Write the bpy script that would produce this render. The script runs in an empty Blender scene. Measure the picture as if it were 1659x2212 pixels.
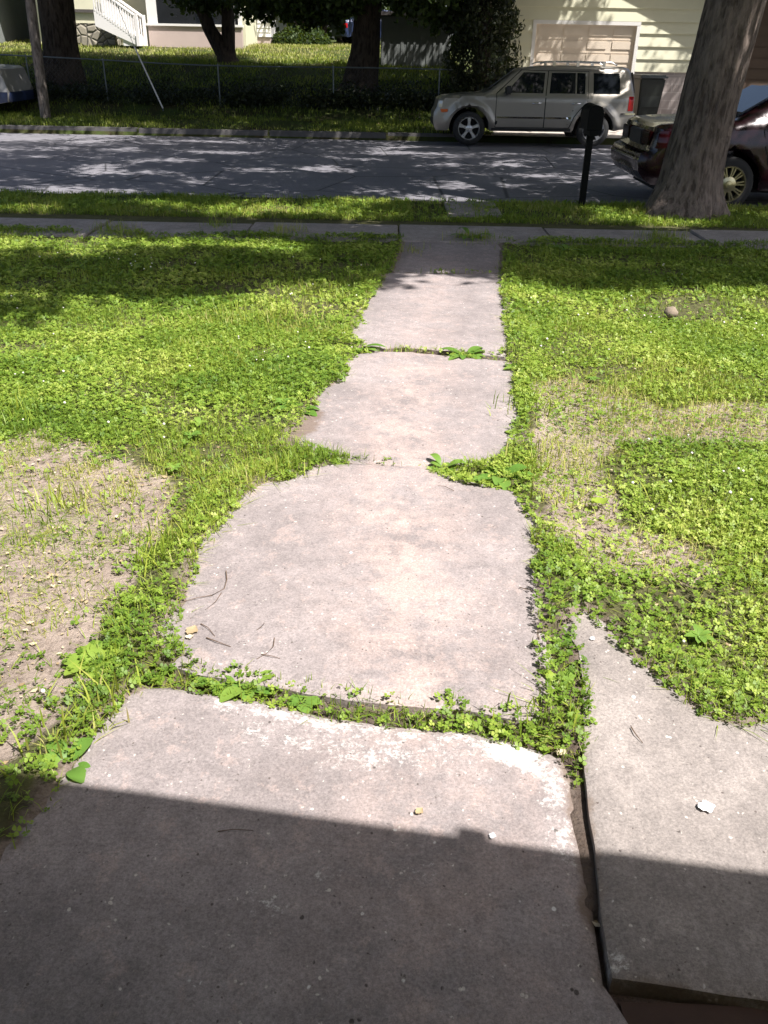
import bpy, bmesh, math, random
import numpy as np
from mathutils import Vector, Matrix
from mathutils.geometry import delaunay_2d_cdt
random.seed(7); RNG = np.random.default_rng(11)
SC = bpy.context.scene; COL = SC.collection
# ------------------------------------------------------------------ camera, sky, sun, exposure
PITCH, YAW, ROLL, ZC, FPX = math.radians(28.6), 0.0, 0.02, 1.78, 1834.0
CR = Matrix.Rotation(YAW, 3, 'Z') @ Matrix.Rotation(math.pi/2-PITCH, 3, 'X') @ Matrix.Rotation(ROLL, 3, 'Z')
cam = bpy.data.cameras.new('camera'); camo = bpy.data.objects.new('camera', cam); COL.objects.link(camo)
cam.sensor_fit = 'VERTICAL'; cam.sensor_height = 24; cam.lens = 12*FPX/1106.0
cam.clip_start = .05; cam.clip_end = 2000
camo.matrix_world = Matrix.Translation((0, 0, ZC)) @ CR.to_4x4()
SC.camera = camo
EL = math.radians(60); SH = Vector((.79, -.61, 0)).normalized()
SUN = Vector((SH.x*math.cos(EL), SH.y*math.cos(EL), math.sin(EL)))
w = bpy.data.worlds.new('World'); SC.world = w; w.use_nodes = True
nt = w.node_tree; sky = nt.nodes.new('ShaderNodeTexSky'); sky.sky_type = 'NISHITA'; sky.sun_disc = False
sky.sun_elevation = EL; sky.sun_rotation = math.atan2(SH.x, SH.y); sky.air_density = .8; sky.dust_density = 3.5; sky.ozone_density = .6
bg = nt.nodes['Background']; bg.inputs[1].default_value = 0.085; nt.links.new(sky.outputs[0], bg.inputs[0])
sl = bpy.data.lights.new('sun', 'SUN'); sl.energy = 4.6; sl.angle = math.radians(.55); sl.color = (1, .96, .925)
so = bpy.data.objects.new('sun', sl); COL.objects.link(so); so.rotation_euler = SUN.to_track_quat('Z', 'Y').to_euler(); so.location = SUN*50
SC.view_settings.view_transform = 'Standard'; SC.view_settings.look = 'None'
SC.view_settings.exposure = 1.0; SC.view_settings.gamma = 1
SC.cycles.max_bounces = 6; SC.cycles.transparent_max_bounces = 4
# ------------------------------------------------------------------ ground heights, pixel picks -> points on the ground
KN, KF = 11.1, 21.3          # near and far kerb lines
PR = np.array([[-6, .46], [0, .42], [6.5, .17], [8.3, .14], [9.8, .14], [KN-.02, .14], [KN, -.03], [17, -.03], [KF-.01, -.10],
               [KF, .07], [23.5, .2], [24.5, .42], [28.5, 1.2], [33, 1.5], [38, 1.8], [60, 2.2], [500, 5]])
def gz(y): return np.interp(y, PR[:, 0], PR[:, 1])
def road_z(y): return np.interp(y, [KN, 15, 17, KF], [-.02, .0, -.0, -.07])
def gz2(x, y):               # driveway side of the far bank lies lower
    z = gz(y); t = np.clip((np.asarray(x)-2.0)/1.2, 0, 1)*np.clip((np.asarray(y)-KF)/.5, 0, 1)
    dz = np.interp(y, [KF, KF+.6, 26, 40, 500], [-.05, .06, .26, .9, 5])
    return z*(1-t)+dz*t
def ray(px, py): return CR @ Vector(((px-829.5)/FPX, -(py-1106)/FPX, -1))
def G(px, py):
    d = ray(px, py); t = np.linspace(.3, 60, 30000)
    i = int(np.argmax(ZC+d.z*t < gz(d.y*t))); return (d.x*t[i], d.y*t[i])
def AY(px, py, Y):
    d = ray(px, py); t = Y/d.y; return Vector((d.x*t, Y, ZC+d.z*t))
# ------------------------------------------------------------------ small tools
def vnoise(x, y, s=1., seed=0):
    x = np.asarray(x, float)/s+seed*17.3; y = np.asarray(y, float)/s+seed*5.7
    xi, yi = np.floor(x), np.floor(y); fx, fy = x-xi, y-yi
    h = lambda a, b: np.modf(np.abs(np.sin(a*127.1+b*311.7+seed*3.1)*43758.5453))[0]
    ux, uy = fx*fx*(3-2*fx), fy*fy*(3-2*fy)
    return (h(xi, yi)*(1-ux)+h(xi+1, yi)*ux)*(1-uy)+(h(xi, yi+1)*(1-ux)+h(xi+1, yi+1)*ux)*uy
def fbm(x, y, s=1., seed=0, o=3): return sum(vnoise(x, y, s/2**k, seed+k)*.5**k for k in range(o))/sum(.5**k for k in range(o))
def inside(px, py, poly):
    px, py = np.asarray(px, float), np.asarray(py, float); c = np.zeros(px.shape, bool); n = len(poly)
    for i in range(n):
        (x1, y1), (x2, y2) = poly[i], poly[i-1]
        if y1 == y2: continue
        c ^= ((y1 > py) != (y2 > py)) & (px < (x2-x1)*(py-y1)/(y2-y1)+x1)
    return c
def dist_line(px, py, pts, closed=False):
    px, py = np.asarray(px, float), np.asarray(py, float); d = np.full(px.shape, 1e9)
    pts = list(pts)+([pts[0]] if closed else [])
    for (x1, y1), (x2, y2) in zip(pts[:-1], pts[1:]):
        dx, dy = x2-x1, y2-y1; L = dx*dx+dy*dy+1e-12
        t = np.clip(((px-x1)*dx+(py-y1)*dy)/L, 0, 1)
        d = np.minimum(d, np.hypot(px-x1-t*dx, py-y1-t*dy))
    return d
def link(o, parent=None):
    COL.objects.link(o)
    if parent is not None: o.parent = parent
    return o
def tag(o, label=None, cat=None, group=None, kind=None):
    if label: o['label'] = label
    if cat: o['category'] = cat
    if group: o['group'] = group
    if kind: o['kind'] = kind
    return o
def empty(name, loc=(0, 0, 0), rz=0, label=None, cat=None, group=None):
    o = link(bpy.data.objects.new(name, None)); o.location = loc; o.rotation_euler = (0, 0, rz); o.empty_display_size = .1
    return tag(o, label, cat, group)
def np_obj(name, V, F, m, parent=None, attrs=None, smooth=False):
    V = np.asarray(V, np.float32); me = bpy.data.meshes.new(name)
    groups = F if isinstance(F, list) else [F]
    groups = [np.asarray(f, np.int32) for f in groups if len(f)]
    me.vertices.add(len(V)); me.vertices.foreach_set('co', V.ravel())
    loops = np.concatenate([f.ravel() for f in groups]); me.loops.add(len(loops)); me.loops.foreach_set('vertex_index', loops)
    tot = np.concatenate([np.full(len(f), f.shape[1], np.int32) for f in groups])
    st = np.concatenate([[0], np.cumsum(tot)[:-1]]).astype(np.int32)
    me.polygons.add(len(tot)); me.polygons.foreach_set('loop_start', st)
    if smooth: me.polygons.foreach_set('use_smooth', np.ones(len(tot), bool))
    me.update(calc_edges=True); me.validate()
    for k, a in (attrs or {}).items():
        at = me.attributes.new(k, 'FLOAT', 'POINT'); at.data.foreach_set('value', np.asarray(a, np.float32))
    me.materials.append(m)
    return link(bpy.data.objects.new(name, me), parent)
def bm_obj(name, bm, m, parent=None, smooth=None):
    if smooth is not None:
        bm.normal_update()
        for f in bm.faces: f.smooth = True
        for e in bm.edges:
            if len(e.link_faces) == 2 and e.calc_face_angle(0) > smooth: e.smooth = False
    me = bpy.data.meshes.new(name); bm.to_mesh(me); bm.free(); me.materials.append(m)
    return link(bpy.data.objects.new(name, me), parent)
def box(bm, x0, x1, y0, y1, z0, z1, bev=0):
    r = bmesh.ops.create_cube(bm, size=1, matrix=Matrix.Translation(((x0+x1)/2, (y0+y1)/2, (z0+z1)/2)) @ Matrix.Diagonal((x1-x0, y1-y0, z1-z0, 1)))
    if bev:
        es = list({e for v in r['verts'] for e in v.link_edges})
        bmesh.ops.bevel(bm, geom=es, offset=bev, segments=2, affect='EDGES')
def tube(bm, pts, rad, n=8, cap=True):
    pts = [Vector(p) for p in pts]; rad = rad if hasattr(rad, '__len__') else [rad]*len(pts); rings = []
    for i, p in enumerate(pts):
        t = (pts[min(i+1, len(pts)-1)]-pts[max(i-1, 0)]).normalized()
        a = Vector((0, 1, 0)) if abs(t.y) < .9 else Vector((1, 0, 0))
        u = t.cross(a).normalized(); v = t.cross(u)
        rings.append([bm.verts.new(p+(u*math.cos(k*2*math.pi/n)+v*math.sin(k*2*math.pi/n))*rad[i]) for k in range(n)])
    for a, b in zip(rings[:-1], rings[1:]):
        for k in range(n): bm.faces.new((a[k], a[(k+1) % n], b[(k+1) % n], b[k]))
    if cap: bm.faces.new(rings[0][::-1]); bm.faces.new(rings[-1])
def lathe(bm, prof, n=40):    # prof: (r, y), axis along Y
    rings = [[bm.verts.new((r*math.cos(k*2*math.pi/n), y, r*math.sin(k*2*math.pi/n))) for k in range(n)] for r, y in prof]
    for a, b in zip(rings[:-1], rings[1:]):
        for k in range(n): bm.faces.new((a[k], b[k], b[(k+1) % n], a[(k+1) % n]))
    return rings
def prism(bm, poly, y0, y1):  # poly in (x,z)
    a = [bm.verts.new((x, y0, z)) for x, z in poly]; b = [bm.verts.new((x, y1, z)) for x, z in poly]
    bm.faces.new(a); bm.faces.new(b[::-1]); n = len(poly)
    for i in range(n): bm.faces.new((a[i-1], a[i], b[i], b[i-1]))
    bmesh.ops.recalc_face_normals(bm, faces=bm.faces)
# ------------------------------------------------------------------ materials
class NT:
    def __init__(s, name):
        s.m = bpy.data.materials.new(name); s.m.use_nodes = True; s.t = s.m.node_tree; s.b = s.t.nodes['Principled BSDF']
        s.co = s.n('ShaderNodeTexCoord').outputs['Object']
    def n(s, kind, **kw):
        nd = s.t.nodes.new(kind)
        for k, v in kw.items(): setattr(nd, k, v)
        return nd
    def l(s, a, b): s.t.links.new(a, b)
    def noise(s, scale, detail=4, rough=.55, vec=None, stretch=None):
        v = vec or s.co
        if stretch:
            mp = s.n('ShaderNodeMapping'); mp.inputs['Scale'].default_value = stretch; s.l(v, mp.inputs[0]); v = mp.outputs[0]
        nd = s.n('ShaderNodeTexNoise'); nd.inputs['Scale'].default_value = scale; nd.inputs['Detail'].default_value = detail
        nd.inputs['Roughness'].default_value = rough; s.l(v, nd.inputs['Vector']); return nd.outputs['Fac']
    def vor(s, scale, feature='F1', stretch=None, out='Distance', rnd=1):
        v = s.co
        if stretch:
            mp = s.n('ShaderNodeMapping'); mp.inputs['Scale'].default_value = stretch; s.l(v, mp.inputs[0]); v = mp.outputs[0]
        nd = s.n('ShaderNodeTexVoronoi', feature=feature); nd.inputs['Scale'].default_value = scale
        nd.inputs['Randomness'].default_value = rnd; s.l(v, nd.inputs['Vector']); return nd.outputs[out]
    def attr(s, name): return s.n('ShaderNodeAttribute', attribute_name=name).outputs['Fac']
    def ramp(s, fac, *st):
        r = s.n('ShaderNodeValToRGB'); e = r.color_ramp.elements
        while len(e) < len(st): e.new(.5)
        for el, (p, c) in zip(e, st):
            el.position = p; el.color = (c, c, c, 1) if not hasattr(c, '__len__') else (*c, 1)
        s.l(fac, r.inputs[0]); return r.outputs[0]
    def mix(s, fac, a, b, mode='MIX'):
        x = s.n('ShaderNodeMix', data_type='RGBA', blend_type=mode)
        for v, i in ((fac, 0), (a, 6), (b, 7)):
            if hasattr(v, 'is_linked'): s.l(v, x.inputs[i])
            else: x.inputs[i].default_value = v if i == 0 else (*v, 1)
        return x.outputs[2]
    def math(s, op, a, b=0):
        x = s.n('ShaderNodeMath', operation=op)
        for i, v in enumerate((a, b)):
            if hasattr(v, 'is_linked'): s.l(v, x.inputs[i])
            else: x.inputs[i].default_value = v
        return x.outputs[0]
    def col(s, c):
        if hasattr(c, 'is_linked'): s.l(c, s.b.inputs['Base Color'])
        else: s.b.inputs['Base Color'].default_value = (*c, 1)
        return s
    def set(s, **kw):
        for k, v in kw.items():
            i = s.b.inputs[k.replace('_', ' ')]
            if hasattr(v, 'is_linked'): s.l(v, i)
            else: i.default_value = v
        return s
    def bump(s, h, st=.3, d=.01):
        b = s.n('ShaderNodeBump'); b.inputs['Strength'].default_value = st; b.inputs['Distance'].default_value = d
        s.l(h, b.inputs['Height']); s.l(b.outputs[0], s.b.inputs['Normal']); return s
def simple(name, c, rough=.5, var=.15, scale=8, metal=0, bump=0, **kw):
    t = NT(name); f = t.noise(scale, 5)
    t.col(t.mix(f, tuple(v*(1-var) for v in c), tuple(min(1, v*(1+var)) for v in c))).set(Roughness=rough, Metallic=metal, **kw)
    if bump: t.bump(t.noise(scale*6, 6), bump, .005)
    return t.m
def leaf_mat(name, *cols, trans=.3, rough=.5):
    t = NT(name); k = len(cols); c = t.ramp(t.attr('tint'), *[(i/(k-1), cc) for i, cc in enumerate(cols)])
    t.col(c).set(Roughness=rough); t.b.inputs['Specular IOR Level'].default_value = .35
    tr = t.n('ShaderNodeBsdfTranslucent'); t.l(t.mix(.5, c, (.28, .36, .02)), tr.inputs[0])
    mx = t.n('ShaderNodeMixShader'); mx.inputs[0].default_value = trans
    out = [n for n in t.t.nodes if n.type == 'OUTPUT_MATERIAL'][0]
    t.l(t.b.outputs[0], mx.inputs[1]); t.l(tr.outputs[0], mx.inputs[2]); t.l(mx.outputs[0], out.inputs[0])
    return t.m
def concrete(name, base, pale, specks=True, seed=0.):
    t = NT(name)
    n1 = t.noise(2.3+seed, 8, .68); n2 = t.noise(13, 8, .75); n3 = t.noise(85, 5, .8)
    c = t.mix(t.ramp(n1, (.36, 0), (.62, 1)), tuple(v*.78 for v in base), tuple(v*1.15 for v in base))
    c = t.mix(t.math('MULTIPLY', t.ramp(n2, (.46, 0), (.64, 1)), .55), c, tuple(v*.72 for v in base))
    c = t.mix(t.math('MULTIPLY', t.ramp(n3, (.5, 0), (.66, 1)), .5), c, tuple(v*.62 for v in base))
    # worn paler middle and scuffed pale flecks
    c = t.mix(t.math('MULTIPLY', t.attr('wear'), t.ramp(t.noise(6, 9, .8), (.42, 0), (.58, 1))), c, pale)
    fl = t.ramp(t.noise(16, 5, .75, stretch=(1, .8, 1)), (.56, 0), (.63, 1))
    c = t.mix(t.math('MULTIPLY', fl, .42), c, pale)
    if specks:
        for sc, th, cc in ((38, .13, (.60, .57, .54)), (33, .12, (.085, .072, .066)), (75, .22, (.55, .50, .45)), (85, .20, (.12, .10, .092)), (17, .07, (.66, .64, .62))):
            d = t.vor(sc, stretch=(1, .85, .2)); t_ = t.ramp(d, (th, 1), (th*1.35, 0))
            g = t.ramp(t.noise(sc*.45+3, 2), (.625, 0), (.66, 1)); c = t.mix(t.math('MULTIPLY', t_, g), c, cc)
    fine = t.noise(150, 6, .9); c = t.mix(.85, c, t.mix(t.ramp(fine, (.3, 0), (.7, 1)), (.22, .22, .22), (.80, .80, .80)), 'OVERLAY')
    blot = t.noise(30, 7, .8, stretch=(1, .7, 1)); c = t.mix(.36, c, t.mix(t.ramp(blot, (.35, 0), (.65, 1)), (.33, .33, .335), (.68, .67, .66)), 'OVERLAY')
    # white lime bloom
    s = t.math('ADD', t.attr('stain'), t.math('ADD', t.math('MULTIPLY', t.math('SUBTRACT', t.noise(20, 9, .85), .5), 1.9), t.math('MULTIPLY', t.math('SUBTRACT', t.noise(90, 6, .8), .5), 1.6)))
    c = t.mix(t.ramp(s, (.42, 0), (.75, .85)), c, (.74, .71, .67))
    # earth carried onto the edges
    e = t.math('ADD', t.attr('dirt'), t.math('MULTIPLY', t.math('SUBTRACT', t.noise(14, 6, .7), .5), 1.4))
    c = t.mix(t.ramp(e, (.5, 0), (.85, .7)), c, (.15, .105, .075))
    t.col(c).set(Roughness=.9); t.b.inputs['Specular IOR Level'].default_value = .25
    h = t.math('ADD', t.noise(25, 8, .7), t.math('MULTIPLY', t.noise(160, 3, .7), .5)); t.bump(h, .5, .006)
    return t.m
M = {}
M['concrete'] = concrete('concrete', (.285, .250, .243), (.425, .335, .302))
M['concrete_right'] = concrete('concrete_right', (.29, .257, .238), (.37, .325, .295), seed=.4)
M['sidewalk'] = concrete('sidewalk', (.33, .295, .275), (.42, .37, .34), False, .7)
t = NT('asphalt'); n1 = t.noise(.8, 5); n3 = t.noise(45, 4, .8)
c = t.mix(t.ramp(n1, (.3, 0), (.7, 1)), (.185, .178, .198), (.26, .25, .272)); c = t.mix(t.ramp(n3, (.35, .6), (.6, 0)), c, (.07, .07, .078))
c = t.mix(t.math('MULTIPLY', t.ramp(t.noise(2.2, 6, .75), (.55, 0), (.72, 1)), .5), c, (.24, .235, .23))
cr = t.vor(.55, 'DISTANCE_TO_EDGE'); c = t.mix(t.ramp(cr, (.004, .8), (.012, 0)), c, (.04, .04, .042))
t.col(c).set(Roughness=.85).bump(t.noise(70, 5, .7), .6, .01); M['asphalt'] = t.m
t = NT('soil'); n = t.noise(5, 7, .7)
soil = t.mix(t.ramp(n, (.3, 0), (.7, 1)), (.30, .238, .20), (.47, .385, .325))
soil = t.mix(t.ramp(t.noise(38, 6, .8), (.36, .7), (.50, 0)), soil, (.12, .088, .066))
soil = t.mix(t.math('MULTIPLY', t.ramp(t.noise(11, 9, .85, stretch=(.6, 1, 1)), (.52, 0), (.62, 1)), .65), soil, (.15, .115, .09))
soil = t.mix(t.math('MULTIPLY', t.ramp(t.noise(55, 5, .8, stretch=(1, .5, 1)), (.58, 0), (.66, 1)), .6), soil, (.44, .36, .24))
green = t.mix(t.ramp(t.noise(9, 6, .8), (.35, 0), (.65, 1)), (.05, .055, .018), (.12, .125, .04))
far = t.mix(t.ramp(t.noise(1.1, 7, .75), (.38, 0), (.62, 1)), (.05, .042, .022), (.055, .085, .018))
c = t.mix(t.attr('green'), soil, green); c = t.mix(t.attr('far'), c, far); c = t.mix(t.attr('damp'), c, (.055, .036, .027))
t.col(c).set(Roughness=.95).bump(t.math('ADD', t.noise(18, 8, .8), t.noise(70, 4, .7)), .8, .02); t.b.inputs['Specular IOR Level'].default_value = .15
M['soil'] = t.m
M['clover'] = leaf_mat('clover', (.10, .185, .022), (.18, .285, .034), (.28, .385, .055), (.44, .51, .11), trans=.34)
M['grass'] = leaf_mat('grass', (.10, .18, .02), (.20, .29, .03), (.34, .39, .055), (.50, .43, .19), trans=.3)
M['far_grass'] = leaf_mat('far_grass', (.05, .085, .014), (.10, .15, .018), (.30, .36, .045), (.38, .36, .14), trans=.3)  # upper colours brightened to imitate sun on the far lawn
M['dry'] = leaf_mat('dry_leaf', (.26, .17, .09), (.48, .37, .22), (.66, .57, .42), trans=.15, rough=.7)
M['weed'] = leaf_mat('weed', (.09, .20, .03), (.16, .28, .05), (.27, .36, .05), trans=.25, rough=.42)
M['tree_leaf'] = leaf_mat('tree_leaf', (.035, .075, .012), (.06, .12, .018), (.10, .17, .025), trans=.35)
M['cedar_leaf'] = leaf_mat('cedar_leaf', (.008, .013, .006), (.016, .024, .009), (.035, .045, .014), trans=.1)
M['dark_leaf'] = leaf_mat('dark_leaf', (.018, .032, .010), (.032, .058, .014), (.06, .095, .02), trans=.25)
M['yellow_leaf'] = leaf_mat('yellow_leaf', (.14, .20, .02), (.32, .38, .035), (.50, .52, .06), trans=.5)
def bark(name, a, b, s=1.):
    t = NT(name); v = t.noise(20*s, 6, .6, stretch=(1, 1, .24)); n = t.noise(34*s, 8, .78, stretch=(1, 1, .25)); big = t.noise(2.2*s, 5, .6, stretch=(1, 1, .5))
    c = t.mix(t.ramp(n, (.3, 0), (.7, 1)), a, b); c = t.mix(t.ramp(v, (.38, .75), (.50, 0)), c, tuple(q*.45 for q in a))
    c = t.mix(t.math('MULTIPLY', t.ramp(big, (.5, 0), (.68, 1)), .5), c, tuple(min(1, q*1.35) for q in b))
    t.col(c).set(Roughness=.95); t.b.inputs['Specular IOR Level'].default_value = .15
    t.bump(t.math('ADD', t.math('MULTIPLY', t.ramp(v, (.36, 0), (.56, 1)), .8), n), 1., .035); return t.m
M['bark'] = bark('bark', (.17, .13, .105), (.36, .29, .245)); M['dark_bark'] = bark('dark_bark', (.045, .035, .028), (.10, .08, .065), .8)
def paint(name, c, rough=.28, metal=.4, dirt=.25):
    t = NT(name); n = t.noise(3, 6, .7)
    t.col(t.mix(t.math('MULTIPLY', t.ramp(n, (.45, 0), (.75, 1)), dirt), c, tuple(v*.6+.05 for v in c))).set(Metallic=metal, Roughness=t.ramp(n, (.3, rough), (.8, rough+.15)))
    t.b.inputs['Coat Weight'].default_value = .5; t.b.inputs['Coat Roughness'].default_value = .06; return t.m
M['pewter'] = paint('pewter_paint', (.35, .325, .285), .30, .65); M['maroon'] = paint('maroon_paint', (.013, .002, .0045), .2, .2, 0)
M['pale_grey'] = paint('pale_grey_paint', (.36, .35, .33), .4, 0); M['navy'] = paint('navy_paint', (.02, .035, .10), .35, .1)
M['glass'] = simple('dark_glass', (.010, .012, .015), .04, .3, 2); M['blue_glass'] = simple('tinted_glass', (.012, .02, .028), .08, .3, 2); M['blue_glass'].node_tree.nodes['Principled BSDF'].inputs['Specular IOR Level'].default_value = .22
M['rubber'] = simple('rubber', (.018, .018, .018), .8, .4, 20, bump=.3); M['black_plastic'] = simple('black_plastic', (.022, .022, .022), .55, .3, 12)
M['alloy'] = simple('alloy', (.62, .62, .63), .28, .1, 10, .85); M['chrome'] = simple('chrome', (.75, .75, .76), .1, .05, 5, 1)
M['alloy_warm_reflection'] = simple('alloy_warm_reflection', (.60, .54, .32), .28, .15, 10, .8)  # yellowish base colour imitates light reflected in the sedan's rims
M['tail_red'] = simple('tail_red', (.38, .008, .012), .15, .1, 10); M['dark_red'] = simple('dark_red', (.02, .001, .002), .12, .1, 10)
M['amber'] = simple('amber', (.62, .13, .03), .2, .1, 10); M['lamp_clear'] = simple('lamp_clear', (.6, .6, .6), .08, .1, 10, .3)
M['dark_gap'] = simple('dark_gap', (.008, .008, .008), .8, .1, 10)
M['mailbox_black'] = simple('mailbox_black', (.005, .005, .005), .6, .4, 14, bump=.2); M['mailbox_black'].node_tree.nodes['Principled BSDF'].inputs['Specular IOR Level'].default_value = .15
M['cream'] = simple('cream_siding', (.70, .68, .50), .6, .06, 3, bump=.1); M['door_cream'] = simple('garage_door_paint', (.70, .60, .48), .55, .06, 3)
M['white_trim'] = simple('white_trim', (.78, .76, .72), .5, .06, 4); M['white_paint'] = simple('white_paint', (.80, .78, .76), .5, .05, 4)
M['pink_wall'] = simple('pink_wall', (.52, .42, .38), .7, .1, 2, bump=.15); M['roof'] = simple('shingles', (.09, .08, .075), .9, .3, 14, bump=.5)
M['shed'] = simple('shed_panel', (.22, .235, .225), .6, .2, 3); M['brown_wall'] = simple('brown_wall', (.10, .065, .045), .8, .2, 4)
M['galv'] = simple('galvanised', (.15, .175, .19), .4, .15, 8, .6); M['pole'] = bark('pole_wood', (.17, .145, .125), (.30, .26, .23), .9)
M['bin'] = simple('bin_plastic', (.012, .015, .011), .5, .25, 6); M['bin_lid'] = simple('bin_lid', (.05, .06, .065), .4, .2, 6)
M['twig'] = simple('twig_bark', (.13, .085, .055), .9, .4, 60); M['stone'] = simple('fieldstone', (.24, .19, .14), .9, .5, 30, bump=.6)
M['white_spot'] = simple('white_spot', (.86, .86, .86), .7, .05, 30); M['filler'] = simple('pit_filler_brown', (.05, .024, .015), .7, .4, 10, bump=.4)
M['blossom'] = simple('clover_blossom', (.72, .68, .60), .8, .15, 90); M['kerb'] = simple('kerb_concrete', (.12, .112, .108), .9, .35, 5, bump=.5)
M['drive'] = simple('driveway_concrete', (.46, .41, .36), .9, .15, 2, bump=.3)
t = NT('block_wall'); br = t.n('ShaderNodeTexBrick'); mp = t.n('ShaderNodeMapping'); mp.inputs['Rotation'].default_value = (math.pi/2, 0, 0)
t.l(t.co, mp.inputs[0]); t.l(mp.outputs[0], br.inputs[0]); br.inputs['Scale'].default_value = 1; br.inputs['Brick Width'].default_value = .41; br.inputs['Row Height'].default_value = .205
br.inputs['Mortar Size'].default_value = .008; br.inputs['Color1'].default_value = (.34, .29, .27, 1); br.inputs['Color2'].default_value = (.44, .38, .355, 1); br.inputs['Mortar'].default_value = (.52, .47, .44, 1)
t.col(br.outputs[0]).set(Roughness=.9).bump(t.math('ADD', br.outputs[1], t.math('MULTIPLY', t.noise(30, 5), -.3)), -.4, .01); M['block'] = t.m
t = NT('rubble_stone'); v = t.vor(3.4, 'DISTANCE_TO_EDGE'); cc = t.vor(3.4, out='Color')
c = t.mix(cc, (.20, .18, .14), (.40, .36, .28)); t.col(t.mix(t.ramp(v, (.02, 1), (.07, 0)), c, (.10, .09, .075))).set(Roughness=.9).bump(t.ramp(v, (0, 0), (.15, 1)), .8, .04); M['rubble'] = t.m

# ------------------------------------------------------------------ outlines on the ground
PXS = {
 'A': [(-260, 2330), (-60, 1990), (0, 1890), (60, 1800), (128, 1702), (175, 1640), (215, 1590), (285, 1507), (330, 1494), (372, 1488), (440, 1500), (500, 1513), (560, 1520), (620, 1532), (700, 1558), (780, 1568), (850, 1577), (930, 1583), (1000, 1590), (1060, 1606), (1150, 1627), (1205, 1640), (1236, 1690), (1248, 1750), (1262, 1830), (1272, 1900), (1280, 1980), (1287, 2060), (1296, 2130), (1310, 2240), (1335, 2420), (1000, 2420), (400, 2420)],
 'B': [(352, 1386), (372, 1352), (397, 1308), (412, 1268), (424, 1232), (432, 1192), (470, 1150), (500, 1115), (528, 1078), (566, 1056), (628, 1047), (664, 1026), (720, 1018), (770, 1013), (850, 1015), (920, 1018), (960, 1036), (1020, 1061), (1070, 1068), (1115, 1075), (1130, 1108), (1158, 1136), (1168, 1190), (1160, 1236), (1156, 1280), (1166, 1340), (1160, 1400), (1164, 1460), (1168, 1510), (1150, 1552), (1100, 1552), (1000, 1541), (930, 1535), (870, 1530), (780, 1519), (690, 1512), (620, 1500), (545, 1484), (490, 1474), (440, 1462), (408, 1436), (366, 1414)],
 'C': [(606, 968), (640, 935), (668, 900), (692, 858), (742, 818), (738, 786), (775, 770), (830, 763), (880, 769), (960, 775), (1040, 779), (1098, 786), (1112, 815), (1112, 850), (1122, 900), (1116, 955), (1090, 990), (1045, 1013), (990, 1018), (940, 1017), (870, 1012), (800, 1010), (752, 1006), (720, 992), (660, 978)],
 'D': [(748, 742), (772, 700), (800, 645), (830, 603), (838, 594), (900, 596), (980, 598), (1084, 596), (1086, 650), (1094, 700), (1102, 745), (1090, 776), (1040, 772), (985, 767), (930, 762), (870, 757), (800, 762)],
 'E': [(848, 590), (866, 545), (874, 524), (1000, 526), (1080, 528), (1084, 591), (980, 593), (900, 591)],
 'R': [(1224, 1352), (1256, 1338), (1300, 1376), (1340, 1424), (1390, 1462), (1440, 1503), (1490, 1556), (1560, 1590), (1610, 1600), (1660, 1578), (1900, 1640), (2300, 1760), (2300, 2330), (1659, 2192), (1480, 2164), (1310, 2134), (1302, 2080), (1296, 2020), (1290, 1960), (1284, 1900), (1276, 1830), (1266, 1760), (1258, 1690), (1256, 1600), (1252, 1500), (1242, 1420)],
}
SL = {k: [G(*p) for p in v] for k, v in PXS.items()}
SLABZ = {'A': (.015, 0, 0), 'B': (.028, 0, 0), 'C': (.018, 0, 0), 'D': (.026, 0, 0), 'E': (.012, 0, 0), 'R': (.040, 0, 0)}
JOINTS = [[G(*p) for p in L] for L in ([(330, 1470), (480, 1495), (700, 1535), (850, 1555), (1000, 1565), (1130, 1590), (1215, 1640)], [(1240, 1640), (1262, 1780), (1285, 1950), (1300, 2100), (1310, 2140), (2300, 2300)], [(1215, 1400), (1240, 1600)], [(745, 1010), (930, 1017), (1020, 1040), (1105, 1066)], [(765, 765), (870, 760), (985, 770), (1090, 778)], [(840, 593), (1085, 593)])]
def joint_dist(x, y): return np.minimum.reduce([dist_line(x, y, L) for L in JOINTS])
def bank(x, y):
    '''how far the soil stands up against and over the slab rims'''
    x, y = np.asarray(x, float), np.asarray(y, float); nz = fbm(x, y, .11, 131, 4); jd = np.clip((joint_dist(x, y)-.03)/.04, 0, 1); S = np.full(x.shape, 9.); T = np.zeros(x.shape)
    for k, P in SL.items():
        d = dist_line(x, y, P, True); sd = np.where(inside(x, y, P), -d, d); m = sd < S; S = np.where(m, sd, S); T = np.where(m, SLABZ[k][0], T)
    h = (T+np.clip(.32*(S-.03+.06*nz), -.03, .010))*np.clip((.17-S)/.09, 0, 1)*(S > -.035)*jd
    return np.where((x > .15) & (y < 1.08), 0, np.maximum(h, 0))
def widen(key):
    P = SL[key]; cx, cy = np.mean(P, axis=0); out = []; n = len(P)
    ar = sum(P[i-1][0]*P[i][1]-P[i][0]*P[i-1][1] for i in range(n))
    for i, (x, y) in enumerate(P):
        tx, ty = P[(i+1) % n][0]-P[i-1][0], P[(i+1) % n][1]-P[i-1][1]; L = math.hypot(tx, ty)+1e-9; nx, ny = (ty/L, -tx/L) if ar > 0 else (-ty/L, tx/L)
        f = .045*min(1, max(0, (float(joint_dist([x], [y])[0])-.03)/.05)); out.append((x+nx*f, y+ny*f))
    return out
def dens_poly(poly, step):
    out = []
    for (x1, y1), (x2, y2) in zip(poly, poly[1:]+poly[:1]):
        n = max(1, int(math.hypot(x2-x1, y2-y1)/step)); out += [(x1+(x2-x1)*i/n, y1+(y2-y1)*i/n) for i in range(n)]
    return out
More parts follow.
